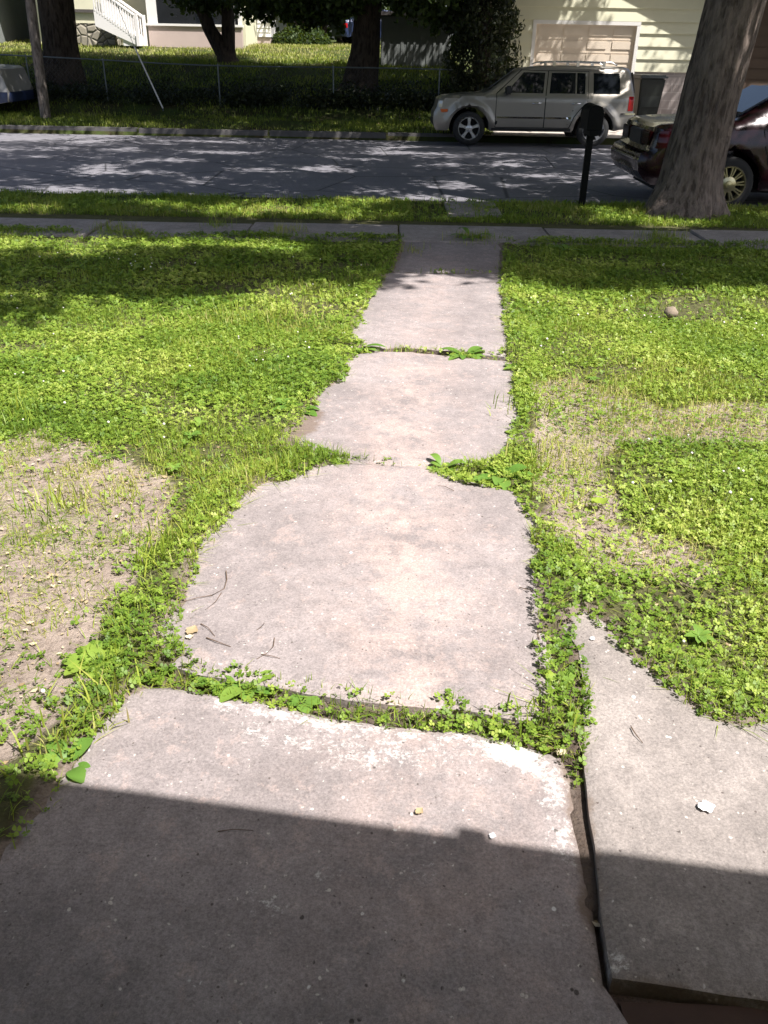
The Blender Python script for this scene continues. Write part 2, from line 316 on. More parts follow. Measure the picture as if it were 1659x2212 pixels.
def cdt(poly, step, jit=0.):
    """triangles filling an outline, with grid points inside"""
    P = dens_poly(poly, step); n = len(P); xs = [p[0] for p in P]; ys = [p[1] for p in P]
    gx, gy = np.meshgrid(np.arange(min(xs), max(xs), step), np.arange(min(ys), max(ys), step)); gx, gy = gx.ravel(), gy.ravel()
    k = inside(gx, gy, P) & (dist_line(gx, gy, P, True) > step*.55)
    pts = [Vector(p) for p in P]+[Vector((a, b)) for a, b in zip(gx[k], gy[k])]
    r = delaunay_2d_cdt(pts, [(i, (i+1) % n) for i in range(n)], [], 1, 1e-6)
    V = np.array([(v.x, v.y) for v in r[0]]); return V, [tuple(f) for f in r[2]], P
def slab(key, name, mat, step, rough_edge=.008, thick=.11):
    poly = widen(key); P0 = dens_poly(poly, .022)
    pj = []
    for i, (x, y) in enumerate(P0):
        a = float(fbm(x, y, .13, 3, 4))-.5; b = float(fbm(x, y, .13, 9, 4))-.5; pj.append((x+a*rough_edge*2.4, y+b*rough_edge*2.4))
    V, F, P = cdt(pj, step)
    d = dist_line(V[:, 0], V[:, 1], pj, True)
    z = gz(V[:, 1])+SLABZ[key][0]+(fbm(V[:, 0], V[:, 1], .25, 5)-.5)*.006-.010*np.exp(-d/.010)
    bm = bmesh.new(); vs = [bm.verts.new((x, y, zz)) for (x, y), zz in zip(V, z)]
    for f in F:
        try: bm.faces.new([vs[i] for i in f])
        except ValueError: pass
    bm.normal_update()
    for f in bm.faces:
        if f.normal.z < 0: f.normal_flip()
    ed = [e for e in bm.edges if len(e.link_faces) == 1]
    ex = bmesh.ops.extrude_edge_only(bm, edges=ed)
    for v in [g for g in ex['geom'] if isinstance(g, bmesh.types.BMVert)]: v.co.z -= thick
    bmesh.ops.recalc_face_normals(bm, faces=bm.faces)
    o = bm_obj(name, bm, mat, smooth=.6); tag(o, kind='structure'); me = o.data
    co = np.zeros(len(me.vertices)*3); me.vertices.foreach_get('co', co); co = co.reshape(-1, 3)
    d = dist_line(co[:, 0], co[:, 1], pj, True)
    st = np.zeros(len(co)); wear = np.zeros(len(co)); X, Y = co[:, 0], co[:, 1]
    axis = [G(950, 2200), G(900, 1450), G(855, 1100), G(890, 860), G(930, 640), G(950, 560)]
    if key != 'R': wear = .85*np.exp(-(dist_line(X, Y, axis)/(.20 if key in 'BCD' else .24))**2)*(1. if key in 'BC' else .5)
    if key == 'A':
        e1 = [G(480, 1530), G(640, 1560), G(850, 1592), G(1010, 1608), G(1120, 1640)]; e2 = [G(1120, 1645), G(1190, 1690), G(1205, 1780), G(1225, 1860)]
        st = .50*np.exp(-(dist_line(X, Y, e1)/.045)**2)+.50*np.exp(-(dist_line(X, Y, e2)/.05)**2)
        st = np.maximum(st, .42*np.exp(-(dist_line(X, Y, [G(560, 1600), G(800, 1640), G(1000, 1650)])/.07)**2))
        for q in ((700, 1890), (860, 1920), (930, 1880), (600, 1975), (560, 1950), (1225, 1990)): a = G(*q); st = np.maximum(st, .38*np.exp(-(np.hypot(X-a[0], Y-a[1])/.045)**2))
    if key == 'R': a = G(1322, 2112); st = .7*np.exp(-(np.hypot(X-a[0], Y-a[1])/.03)**2)
    dirt = .75*np.exp(-dist_line(X, Y, SL[key], True)/.02); dirt[co[:, 2] < gz(Y)+SLABZ[key][0]-.02] = 1.3
    if key == 'C': dirt = np.maximum(dirt, 1.1*np.exp(-(dist_line(X, Y, [G(610, 965), G(650, 940), G(680, 900)])/.07)**2))
    if key == 'A': dirt = np.maximum(dirt, 1.0*np.exp(-(dist_line(X, Y, [G(1225, 1650), G(1243, 1760), G(1262, 1860), G(1280, 2000)])/.032)**2)); 
    for k, a in (('stain', st), ('wear', wear), ('dirt', dirt)): at = me.attributes.new(k, 'FLOAT', 'POINT'); at.data.foreach_set('value', a.astype(np.float32))
    return o
for k, st in (('A', .022), ('B', .03), ('C', .035), ('D', .05), ('E', .06)): slab(k, 'path', M['concrete'], st)
slab('R', 'path', M['concrete_right'], .025)
# brown board standing in for the dark pit at the near end of the right slab
p0, p1 = G(1310, 2150), G(1760, 2225)
bm = bmesh.new(); box(bm, p0[0]+.012, p0[0]+1.6, .30, p0[1]-.012, .32, .392, .006)
tag(bm_obj('pit_filler', bm, M['filler']), 'dark brown board standing in for the pit at the near end of the right slab', 'filler')

# ------------------------------------------------------------------ ground sheet, road, kerbs, sidewalk, driveway
BARE_L = [G(*p) for p in [(-500, 960), (0, 955), (110, 925), (190, 955), (290, 985), (385, 1030), (398, 1085), (372, 1140), (318, 1205), (285, 1270), (235, 1340), (170, 1420), (150, 1490), (95, 1580), (40, 1640), (-100, 1700), (-500, 1700)]]
DRY_R = [G(*p) for p in [(1140, 830), (1240, 815), (1340, 850), (1450, 880), (1659, 872), (1900, 880), (1900, 965), (1659, 950), (1500, 950), (1340, 955), (1300, 1010), (1210, 1010), (1150, 950)]]
THIN_R = [G(*p) for p in [(1150, 960), (1300, 985), (1330, 1040), (1300, 1130), (1420, 1160), (1560, 1190), (1540, 1240), (1300, 1240), (1200, 1180), (1140, 1080)]]
xs = np.concatenate([[-500, -200, -90, -50], np.arange(-30, -5, 1.), np.arange(-5, -1.6, .09), np.arange(-1.6, 1.6, .026), np.arange(1.6, 4.5, .09), np.arange(4.5, 20, 1.), [30, 60, 120, 250, 500]])
ys = np.concatenate([[-60, -20, -8, -4], np.arange(-2, .4, .4), np.arange(.4, .75, .07), np.arange(.75, 3.6, .026), np.arange(3.6, 9, .05), np.arange(9, KN-.1, .25), [KN-.03, KN, KN+.05], np.arange(11.6, KF-.2, 1.), [KF-.05, KF, KF+.02], np.arange(21.7, 40, .4), [44, 50, 60, 90, 150, 300, 600]])
XX, YY = np.meshgrid(xs, ys); X, Y = XX.ravel(), YY.ravel()
Z = gz2(X, Y)+np.where((Y < 9) & (Y > .4), (fbm(X, Y, .35, 2)-.5)*.010, 0)+np.where(Y > 22, (fbm(X, Y, 2., 4)-.5)*.12*np.where(X > .8, .1, 1), 0)
inr = (Y > KN+.01) & (Y < KF-.005); Z[inr] = road_z(Y[inr])-.06
allslab = np.zeros(X.shape, bool)
for k, P in SL.items():
    i = inside(X, Y, P) | (dist_line(X, Y, P, True) < .03); allslab |= i; Z[i] = np.minimum(Z[i], gz(Y[i])-.012)
i = (Y < 9.2) & (Y > .5) & (np.abs(X) < 2.2); bk = np.zeros(X.shape); bk[i] = bank(X[i], Y[i]); Z = np.where(bk > 0, np.maximum(Z, gz(Y)+bk), Z)
jk = (dist_line(X, Y, [G(1212, 1380), G(1222, 1450), G(1232, 1530), G(1240, 1610)]) < .045); Z[jk] = np.maximum(Z[jk], gz(Y[jk])+.016+.02*fbm(X[jk], Y[jk], .07, 19)); jk = (dist_line(X, Y, JOINTS[1][:-1]) < .034) & (Y > 1.02) & (Y < 2.2); Z[jk] = np.maximum(Z[jk], gz(Y[jk])+.008+.006*fbm(X[jk], Y[jk], .05, 9))
nearp = np.minimum.reduce([dist_line(X, Y, P, True) for P in SL.values()])
jx, jy = X+(fbm(X, Y, .3, 21)-.5)*.25, Y+(fbm(X, Y, .3, 22)-.5)*.25
bl = inside(jx, jy, BARE_L); dr = inside(jx, jy, DRY_R) | inside(jx, jy, THIN_R)
green = np.where(bl, 0, np.where(dr, .05, .9)); green[allslab] = 0
damp = np.where(allslab & (bk <= 0), .75, np.where(nearp < .05, .35, 0.))
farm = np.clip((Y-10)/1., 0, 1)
sw_edge = (Y > 8.2) & (Y < 9.9)
ny, nx = XX.shape; idx = np.arange(nx*ny).reshape(ny, nx)
F = np.stack([idx[:-1, :-1], idx[:-1, 1:], idx[1:, 1:], idx[1:, :-1]], -1).reshape(-1, 4)
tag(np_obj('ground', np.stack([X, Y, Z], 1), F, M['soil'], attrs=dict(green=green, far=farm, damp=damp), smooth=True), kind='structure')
def sheet(name, x0, x1, yfun, n, m, dx=1., kind='structure', attrs=()):
    xs = np.arange(x0, x1+dx, dx); ys = np.linspace(0, 1, n); XX, UU = np.meshgrid(xs, ys); V = np.array([yfun(x, u) for x, u in zip(XX.ravel(), UU.ravel())])
    nx = len(xs); idx = np.arange(nx*n).reshape(n, nx); F = np.stack([idx[:-1, :-1], idx[:-1, 1:], idx[1:, 1:], idx[1:, :-1]], -1).reshape(-1, 4)
    return tag(np_obj(name, V, F, m, attrs={a: np.zeros(len(V)) for a in attrs}, smooth=True), kind=kind)
sheet('road', -120, 120, lambda x, u: (x, KN+.02+u*(KF-KN-.05), float(road_z(KN+.02+u*(KF-KN-.05)))), 16, M['asphalt'])
def kerb(name, y, z0, z1, w, xr):
    bm = bmesh.new(); x = xr[0]
    while x < xr[1]-.1:
        L = 3.0+random.uniform(-.3, .3); box(bm, x, min(xr[1], x+L-.012), y-w/2+random.uniform(-.01, .01), y+w/2, z0, z1+random.uniform(-.012, .012), .02); x += L
    return tag(bm_obj(name, bm, M['kerb'], smooth=.7), kind='structure')
kerb('kerb', KN-.06, -.1, .135, .14, (-60, 60)); kerb('kerb', KF+.06, -.15, .095, .16, (-60, 1.6)); kerb('kerb', KF+.06, -.15, .10, .16, (9., 60))
SWY = lambda x: (SW[0][1]+SW[0][0]*x, SW[1][1]+SW[1][0]*x)
SWN = [G(p, q) for p, q in ((0, 510), (640, 516), (1080, 533), (1659, 538))]; SWF = [G(p, q) for p, q in ((0, 474), (640, 486), (1080, 497), (1659, 503))]

SW = [np.polyfit([p[0] for p in L], [p[1] for p in L], 1) for L in (SWN, SWF)]; open('/tmp/sw.txt', 'w').write(str((SWN, SWF, SW)))
def sidewalk():
    bm = bmesh.new(); x = -24.; 
    while x < 20:
        L = 1.5+random.uniform(-.04, .04); z = .158+random.uniform(-.008, .012); y0, y1 = SWY(x+L/2)
        box(bm, x, x+L-.015, y0+random.uniform(-.02, .02), y1+random.uniform(-.02, .02), .05, z, .008); x += L
    o = bm_obj('sidewalk', bm, M['sidewalk']); n = len(o.data.vertices)
    for k in ('stain', 'wear', 'dirt'): o.data.attributes.new(k, 'FLOAT', 'POINT')
    return tag(o, kind='structure')
sidewalk()
cw = [G(*p) for p in ((975, 437), (1045, 437), (1055, 470), (985, 478))]
bm = bmesh.new(); box(bm, -.0, .0+.62, 9.95, KN-.16, .05, .165, .01); o = bm_obj('path', bm, M['sidewalk']); tag(o, kind='structure')
o.location.x = (cw[0][0]+cw[1][0])/2-.3; print('carriage walk', cw)
for k in ('stain', 'wear', 'dirt'): o.data.attributes.new(k, 'FLOAT', 'POINT')
sheet('driveway', 1.8, 9., lambda x, u: (x+.0*u, KF-.02+u*(26.1-KF), float(gz2(5., KF+.02+u*(26.1-KF)))+.03+(-.02 if u == 0 else 0)), 10, M['drive'])

# ------------------------------------------------------------------ trees
def trunk_mesh(bm, pts, rad, n=36, rough=.03, flare=0., lobes=6, seed=0, rows=.12, fl_h=.3):
    pts = [Vector(p) for p in pts]; L = [0]
    for a, b in zip(pts[:-1], pts[1:]): L.append(L[-1]+(b-a).length)
    k = max(3, int(L[-1]/rows)); rings = []
    for i in range(k+1):
        s = L[-1]*i/k; j = min(len(pts)-2, max(0, int(np.searchsorted(L, s, 'right')-1))); f = (s-L[j])/(L[j+1]-L[j])
        p = pts[j].lerp(pts[j+1], f); r = rad[j]+(rad[j+1]-rad[j])*f; t = (pts[j+1]-pts[j]).normalized()
        u = t.cross(Vector((0, 1, 0)) if abs(t.y) < .9 else Vector((1, 0, 0))).normalized(); v = t.cross(u); ring = []
        for q in range(n):
            a = q*2*math.pi/n; ca, sa = math.cos(a), math.sin(a)
            nz = float(fbm(ca*3+seed*3.3, sa*3+s*.35+11, .35, seed))-.5; big = float(vnoise(ca*1.2+seed, sa*1.2+s*.5, .8, seed+5))-.5
            fr = flare*math.exp(-s/fl_h)*(.45+.75*max(0, math.cos(lobes*a/1.+seed+.6*math.sin(2*a)))**1.5)
            ring.append(bm.verts.new(p+(u*ca+v*sa)*(r*(1+fr+big*.14)+nz*rough*2)))
        rings.append(ring)
    for a, b in zip(rings[:-1], rings[1:]):
        for q in range(n): bm.faces.new((a[q], a[(q+1) % n], b[(q+1) % n], b[q]))
    bm.faces.new(rings[-1])
def leaf_cloud(P, size, seed=0, flat=.0, ratio=.62, droop=0.):
    """small leaf-sized faces at the points P"""
    r = np.random.default_rng(seed); n = len(P); s = size*r.uniform(.65, 1.3, n)
    a = r.normal(size=(n, 3)); a[:, 2] = a[:, 2]*(1-flat)-droop; a /= np.linalg.norm(a, axis=1)[:, None]
    b = r.normal(size=(n, 3)); b[:, 2] *= (1-flat); b -= a*(a*b).sum(1)[:, None]; b /= np.linalg.norm(b, axis=1)[:, None]
    c = np.cross(a, b); L, W = s[:, None]*.5, s[:, None]*.5*ratio
    V = np.stack([P-a*L, P-a*L*.1+b*W+c*W*.25, P+a*L, P-a*L*.1-b*W+c*W*.25], 1).reshape(-1, 3)
    return V, np.arange(4*n).reshape(n, 4), np.repeat(r.uniform(0, 1, n), 4)
def cloud_obj(name, P, size, m, parent=None, seed=0, **kw):
    V, F, T = leaf_cloud(np.asarray(P), size, seed, **kw); return np_obj(name, V, F, m, parent, dict(tint=T))
SV = np.array(SUN)/SUN.z
def crown_points(n, shade, xr, yr, hr, inside_fn, seed, clump=.35, per=14):
    """points for leaves: a clump of leaves stands wherever its shade falls on ground the tree shades"""
    r = np.random.default_rng(seed); out = []; got = 0; tries = 0
    while got < n and tries < 200:
        tries += 1; k = 6000; gx, gy, h = r.uniform(*xr, k), r.uniform(*yr, k), r.uniform(*hr, k)
        g = gz(gy); p = np.stack([gx+SV[0]*(h-g), gy+SV[1]*(h-g), h], 1)
        ok = inside_fn(p) & (r.uniform(size=k) < shade(gx, gy)); p = p[ok]
        if len(p) == 0: continue
        q = (p[:, None, :]+r.normal(size=(len(p), per, 3))*np.array([clump, clump, clump*.6])).reshape(-1, 3)
        out.append(q); got += len(q)
    return np.concatenate(out)[:n]
# --- the street tree
T0 = Vector((AY(1478, 455, 10.5).x, 10.5, .12))
tr = empty('street_tree', T0, 0, 'big grey-barked tree with flared roots in the verge in front of the maroon car', 'tree')
bm = bmesh.new()
trunk_mesh(bm, [(0, 0, -.1), (.02, 0, .35), (.07, .01, 1.2), (.18, .02, 2.3), (.3, 0, 3.4)], [.40, .335, .305, .30, .33], 64, .022, .78, 3, 4, .045, .22)
bm_obj('trunk', bm, M['bark'], tr, smooth=1.2)
bm = bmesh.new(); limbs = [((.3, 0, 3.2), (-1.6, -1.2, 5.6), (-4.2, -2.4, 7.6)), ((.3, 0, 3.2), (1.7, -1.6, 5.8), (4.2, -3.6, 8.)), ((.3, 0, 3.3), (.6, 1.4, 6.), (.9, 2.6, 9.6)), ((.3, 0, 3.3), (-1.2, 1.4, 6.), (-3., 3.2, 8.6)), ((.3, 0, 3.3), (2., .9, 6.), (4.4, 1.8, 8.6))]
for a, b, c in limbs:
    trunk_mesh(bm, [a, b, c], [.24, .15, .05], 12, .02, 0, 3, 3, .4)
    b, c = Vector(b), Vector(c)
    for k in range(5):
        q = b.lerp(c, random.uniform(.0, .9)); d = Vector((random.uniform(-1, 1), random.uniform(-1, 1), random.uniform(-.1, .7)))*1.9
        tube(bm, [q, q+d*.5+Vector((0, 0, .15)), q+d], [.06, .035, .012], 6)
bm_obj('limbs', bm, M['bark'], tr, smooth=1.2)
def shade_near(x, y):
    edge = np.where(x > -.3, 6.9+(fbm(x, y, .9, 31)-.5)*.7, 6.8-.75*np.clip(-.7-x, 0, 2.2)+(fbm(x, y, 1.2, 33)-.5)*.5)
    n = fbm(x*.9, y*1.25, .8, 41, 3); d = np.clip((n-.36)/.05, 0, 1); d = np.where((y > 9.3) & (y < KN), np.clip((n-.42)/.05, 0, 1), d); d = np.where((x > 2.0) & (x < 3.8) & (y > 10.3) & (y < 11.7), np.clip((fbm(x, y, .45, 49)-.50)/.05, 0, 1), d)
    d = np.where((y < 8.6) & (x < -.5), np.clip((fbm(x*.55, y*1.5, 1.1, 47)-.44)/.05, 0, 1), d)
    d = np.where((y < 8.6) & (x >= -.5), np.clip((fbm(x*.7, y*1.6, .9, 46)-.30)/.05, 0, 1), d)
    return np.where(y < edge, 0, d)
def in_near(p): return (((p[:, 0]-3.0)/9.)**2+((p[:, 1]-9.7)/9.4)**2+((p[:, 2]-8.4)/4.4)**2 < 1) & (p[:, 2] > 4.2)
P = crown_points(120000, shade_near, (-10.5, 7.5), (4.9, 21.6), (4.2, 12.6), in_near, 5, .16, 12)
P = np.concatenate([P, crown_points(34000, shade_near, (-5, 5), (4.6, 8.8), (4.2, 12.6), in_near, 6, .16, 12), crown_points(26000, shade_near, (-8, 7), (8.6, 11.6), (4.2, 12.6), in_near, 7, .16, 12)])
cloud_obj('crown', P-np.array(T0), .16, M['tree_leaf'], tr, 2)
# --- far trees
FT = [dict(name='shade_tree', base=(AY(140, 190, 26.).x, 26.0), r=.52, lab='thick dark trunk standing left, beside the leaning utility pole', pts=[(0, 0, 0), (.05, 0, 1.2), (.15, 0, 3.4), (.3, 0, 6)], fl=.45),
      dict(name='shade_tree', base=(AY(786, 195, 26.2).x, 26.2), r=.42, lab='broad dark trunk with drooping leaves standing left of the grey shed', pts=[(-.15, 0, 0), (.02, 0, 1.0), (.12, 0, 2.4), (.3, 0, 6)], fl=.55)]
FTO = []
for k, t_ in enumerate(FT):
    x, y = t_['base']; z = float(gz(y))-.1
    e = empty(t_['name'], (x, y, z), 0, t_['lab'], 'tree', 'big shade trees across the road'); FTO.append(e)
    bm = bmesh.new(); r = t_['r']; trunk_mesh(bm, t_['pts'], [r*1.1, r*.9, r*.82, r*.6], 32, .03, t_['fl'], 4, k+2, .12, .4); bm_obj('trunk', bm, M['dark_bark'], e, smooth=1.2)
    bm = bmesh.new()
    for q in range(6):
        a = q*1.05+k; d = Vector((math.cos(a), math.sin(a), 0)); trunk_mesh(bm, [Vector(t_['pts'][2])+Vector((0, 0, .6)), Vector(t_['pts'][3])+d*1.6, Vector(t_['pts'][3])+d*4+Vector((0, 0, 1.8))], [.24, .16, .05], 10, .02, 0, 3, q, .4)
    bm_obj('limbs', bm, M['dark_bark'], e, smooth=1.2)
e = empty('twin_tree', (AY(484, 140, 30).x, 30, float(gz(30))-.08), 0, 'dark tree with two stems forking from the ground behind the wire fence', 'tree'); FTO.append(e)
bm = bmesh.new(); trunk_mesh(bm, [(.12, 0, 0), (.02, 0, .35), (-.38, 0, 1.0), (-.62, 0, 1.7), (-.75, 0, 3.2), (-.8, 0, 5)], [.30, .24, .20, .2, .17, .13], 20, .03, .35, 3, 3, .12)
trunk_mesh(bm, [(.12, 0, 0), (.16, .02, .5), (.22, .02, 1.4), (.25, 0, 3.2), (.6, 0, 5)], [.28, .21, .19, .17, .12], 20, .03, .3, 3, 5, .12); bm_obj('trunk', bm, M['dark_bark'], e, smooth=1.2)
def shade_far(x, y):
    d = np.where(y < 29.6, np.clip((fbm(x, y, 1.3, 61)-.16)/.05, 0, 1), 0)
    lit = ((y > 30.0) & (y < 35.4)) | (y > 36.3)
    far = np.clip((fbm(x*.6, y*1.4, 1.6, 65)-.42)/.06, 0, 1)
    d = np.where(y >= 29.6, np.where(lit & (x > -5), 0, np.where(x > -5, far, np.clip((fbm(x, y, 1.8, 67)-.34)/.05, 0, 1)*np.where(y > 32.8, .02, 1.))), d)
    return np.where(x > 2.8+(y-21)*.1, 0, d)
cents = [np.array((-7.6, 24.2, 8.5)), np.array((.6, 24.2, 8.5)), np.array((-4.6, 29, 6.5))]; rads = [np.array((7., 6.4, 5.2)), np.array((7., 6.4, 5.2)), np.array((4.5, 4.5, 3.4))]
for k in range(3):
    c, r = cents[k], rads[k]
    P = crown_points((80000, 80000, 16000)[k], shade_far, (-17, 4.0), (19.4, 36), (4.1, 13.5), lambda p: ((((p-c)/r)**2).sum(1) < 1) & (p[:, 2] > 4.0), 70+k, .3, 12)
    if k == 1:   # boughs hanging low in front of the shed and the lawn
        r_ = np.random.default_rng(3); hang = []
        for px, py, Y in [(545, 5, 27), (570, 22, 27), (600, 12, 26.5), (640, 22, 26), (680, 12, 26.5), (710, 28, 26), (745, 12, 26), (665, 40, 26.3), (700, 10, 26), (900, 8, 25.5), (870, 2, 25.5), (935, 14, 25), (950, 45, 25.2), (620, -8, 26), (560, -12, 27), (650, -10, 26), (700, -12, 26), (750, -10, 25.8), (850, -14, 25.6), (900, -16, 25.5)]:
            q = AY(px, py-9, Y); hang.append(np.array(q)+r_.normal(size=(260, 3))*np.array([.33, .4, .15]))
            for s in range(5):
                h0 = np.array(q)+r_.normal(size=3)*np.array([.35, .35, .05]); tt = r_.uniform(0, 1, 34)[:, None]
                hang.append(h0+np.array([0, 0, -.42])*tt*r_.uniform(.5, 1.1)+r_.normal(size=(34, 3))*.05)
        P = np.concatenate([P]+hang)
    if k == 2:
        r_ = np.random.default_rng(4); hang = [np.array(AY(px, py, 29.8))+r_.normal(size=(150, 3))*np.array([.25, .3, .14]) for px, py in [(405, 4), (440, 12), (425, -8), (480, 8), (500, -5), (390, -12), (455, -4)]]
        P = np.concatenate([P]+hang)
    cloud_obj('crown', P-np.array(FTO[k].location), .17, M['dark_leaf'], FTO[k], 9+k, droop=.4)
e = empty('shade_tree', (11.4, 21.6, .1), 0, 'big tree beyond the right edge that shades the pewter vehicle', 'tree', 'big shade trees across the road')
bm = bmesh.new(); trunk_mesh(bm, [(0, 0, -.2), (0, 0, 1.5), (-.1, 0, 4), (-.3, 0, 6)], [.5, .42, .38, .3], 28, .03, .4, 4, 9, .15, .4); bm_obj('trunk', bm, M['dark_bark'], e, smooth=1.2)
bm = bmesh.new()
for q in range(6):
    a = q*1.05; d = Vector((math.cos(a), math.sin(a), 0)); trunk_mesh(bm, [(-.2, 0, 5), Vector((-1, -.5, 6.2))+d*1.6, Vector((-2.2, -1.2, 8))+d*4], [.24, .16, .05], 10, .02, 0, 3, q, .4)
bm_obj('limbs', bm, M['dark_bark'], e, smooth=1.2)
def shade_suv(x, y):
    n = fbm(x, y, .7, 111); d = np.where((y > 18.9) & (y < 21.7) & (x > .6) & (x < 6.6), np.clip((n-.46)/.05, 0, 1), np.where((y > 25.9) & (y < 27.6) & (x < 4.6), np.clip((n-.46)/.05, 0, 1), 0)); return d
c, r = np.array((8.6, 19.2, 8.6)), np.array((6.6, 6.2, 4.8))
P = crown_points(42000, shade_suv, (.2, 9), (18.6, 27.6), (4.6, 13.), lambda p: ((((p-c)/r)**2).sum(1) < 1), 90, .16, 12)
r_ = np.random.default_rng(91); q = r_.normal(size=(500, 3)); q = q/np.linalg.norm(q, axis=1)[:, None]*r_.uniform(.5, .95, 500)[:, None]*np.array((3.4, 4.6, 3.6))+np.array((13., 20, 9.4))
P = np.concatenate([P, (q[:, None, :]+r_.normal(size=(500, 24, 3))*.3).reshape(-1, 3)])
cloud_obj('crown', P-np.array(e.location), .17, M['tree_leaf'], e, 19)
# dense dark cedar beside the garage
cx, cy = AY(1040, 150, 25.).x, 25.; e = empty('cedar', (cx, cy, .4), 0, 'tall very dark evergreen covering the left corner of the cream garage', 'evergreen')
bm = bmesh.new(); trunk_mesh(bm, [(0, 0, 0), (0, 0, 2), (0, 0, 7)], [.22, .18, .06], 16, .03, .3, 4, 1, .2)
for s in range(26):
    z = .5+s*.24; a = s*2.4; L = 1.0-.09*z; tube(bm, [(0, 0, z), (math.cos(a)*L*.5, math.sin(a)*L*.5, z+.1), (math.cos(a)*L, math.sin(a)*L, z-.05)], [.04, .025, .01], 6)
bm_obj('trunk', bm, M['dark_bark'], e, smooth=1.2)
r_ = np.random.default_rng(8); n = 22000; z = r_.uniform(.1, 8.5, n)**1.; a = r_.uniform(0, 6.28, n); rr = (.95-.10*np.clip(z-1.5, 0, 9))*np.sqrt(r_.uniform(.25, 1, n))*(1+.18*np.sin(a*5+z*2.2)+.12*np.sin(z*7))
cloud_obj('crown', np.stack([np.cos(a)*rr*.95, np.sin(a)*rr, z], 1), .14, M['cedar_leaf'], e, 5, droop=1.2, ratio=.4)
# ------------------------------------------------------------------ the ground cover
SEAMS = [([(180, 1440), (300, 1420), (400, 1470), (560, 1492), (700, 1532), (850, 1553), (1000, 1562), (1140, 1592), (1215, 1640)], .035),
         ([(1185, 1280), (1203, 1400), (1220, 1480), (1230, 1560), (1240, 1640)], .042), ([(640, 1000), (700, 1002), (745, 1004)], .05), ([(560, 1050), (640, 1020)], .07), ([(960, 1025), (1040, 1045), (1105, 1058)], .045),
         ([(470, 1105), (420, 1170), (350, 1215), (400, 1180)], .06), ([(395, 1230), (330, 1300), (310, 1380), (290, 1430)], .055), ([(260, 1420), (360, 1440)], .06)]
SEAMS = [([G(*p) for p in L], w_) for L, w_ in SEAMS]
CROSS = [G(*p) for p in [(846, 596), (866, 540), (880, 505), (1088, 505), (1084, 596)]]
BAREJ = [[G(*p) for p in L] for L in ([(768, 1011), (930, 1017)], [(812, 764), (965, 772)], [(1040, 776), (1078, 780)])]
def lift(x, y): y0, y1 = SWY(x); return .022*((y > y0-.03) & (y < y1+.03))+.02*(dist_line(x, y, SEAMS[1][0]) < .06)
def lawn_density(x, y):
    jx, jy = x+(fbm(x, y, .22, 51)-.5)*.22, y+(fbm(x, y, .22, 52)-.5)*.22
    d = np.ones(x.shape); dry = np.zeros(x.shape)
    n = fbm(x, y, .5, 55)
    d *= np.clip((n-.22)/.18, .25, 1)
    b = bb = inside(jx, jy, BARE_L); d[b] = np.where(fbm(x, y, .16, 57)[b] > .64, .30, .02)+.75*np.exp(-dist_line(x, y, BARE_L, True)[b]/.09)*np.clip((fbm(x, y, .1, 56)[b]-.3)*3, 0, 1)
    q = inside(jx, jy, DRY_R); d[q] *= .22; dry[q] = 1
    q = inside(jx, jy, THIN_R); d[q] *= np.where(n[q] > .45, .75, .3); dry[q] = .55
    for L, w_ in SEAMS: d = np.maximum(d, 1.15*np.exp(-(dist_line(x, y, L)/w_)**4))
    on = np.zeros(x.shape, bool); near = np.full(x.shape, 9.)
    for k, P in SL.items():
        i = inside(x, y, P); dd = dist_line(x, y, P, True); on |= i & (dd > .008+.13*np.clip(fbm(x, y, .10, 88)-.44, 0, 1)*(1 if k in 'BCDE' else .5)); near = np.minimum(near, dd)
    d = np.where((near < .045) & ~bb, np.maximum(d, 1.1*np.clip((fbm(x, y, .14, 86)-.34)*5, 0, 1)), d)
    d[on & ~((dist_line(x, y, SEAMS[1][0]) < .05) & (y > 1.5))] = 0; d[inside(x, y, CROSS)] = 0
    for L in BAREJ: d[dist_line(x, y, L) < .045] *= .06
    d[(x > .15) & (x < 1.9) & (y < 1.08)] = 0; d[(x > SL['A'][26][0]-.12) & (x < SL['A'][26][0]+.25) & (y < 1.33)] = 0
    d[(y > .3) & (y < 1.9) & (x > -.35) & (d < 1.1) & (near < .06) & ~on & (x < .35) & (y < 1.35)] = 0
    y0, y1 = SWY(x); o = np.clip(fbm(x, y, .35, 58, 4)-.22, 0, 1)*.8
    d[(y > y0+o-.05) & (y < y1+.04-o*.6)] = 0
    d[y > y1] *= .6
    d[(y > KN+.12*fbm(x, y, .3, 59)-.02)] = 0
    d[(x > .25) & (x < .95) & (y > 9.8)] *= .25
    return d, dry
def scatter(n, xr, yr, seed):
    r = np.random.default_rng(seed); return r.uniform(*xr, n), r.uniform(*yr, n), r
LEAF = np.array([(0, .05, 0), (.34, .30, .05), (.42, .72, .07), (0, .82, -.02), (-.42, .72, .07), (-.34, .30, .05)])
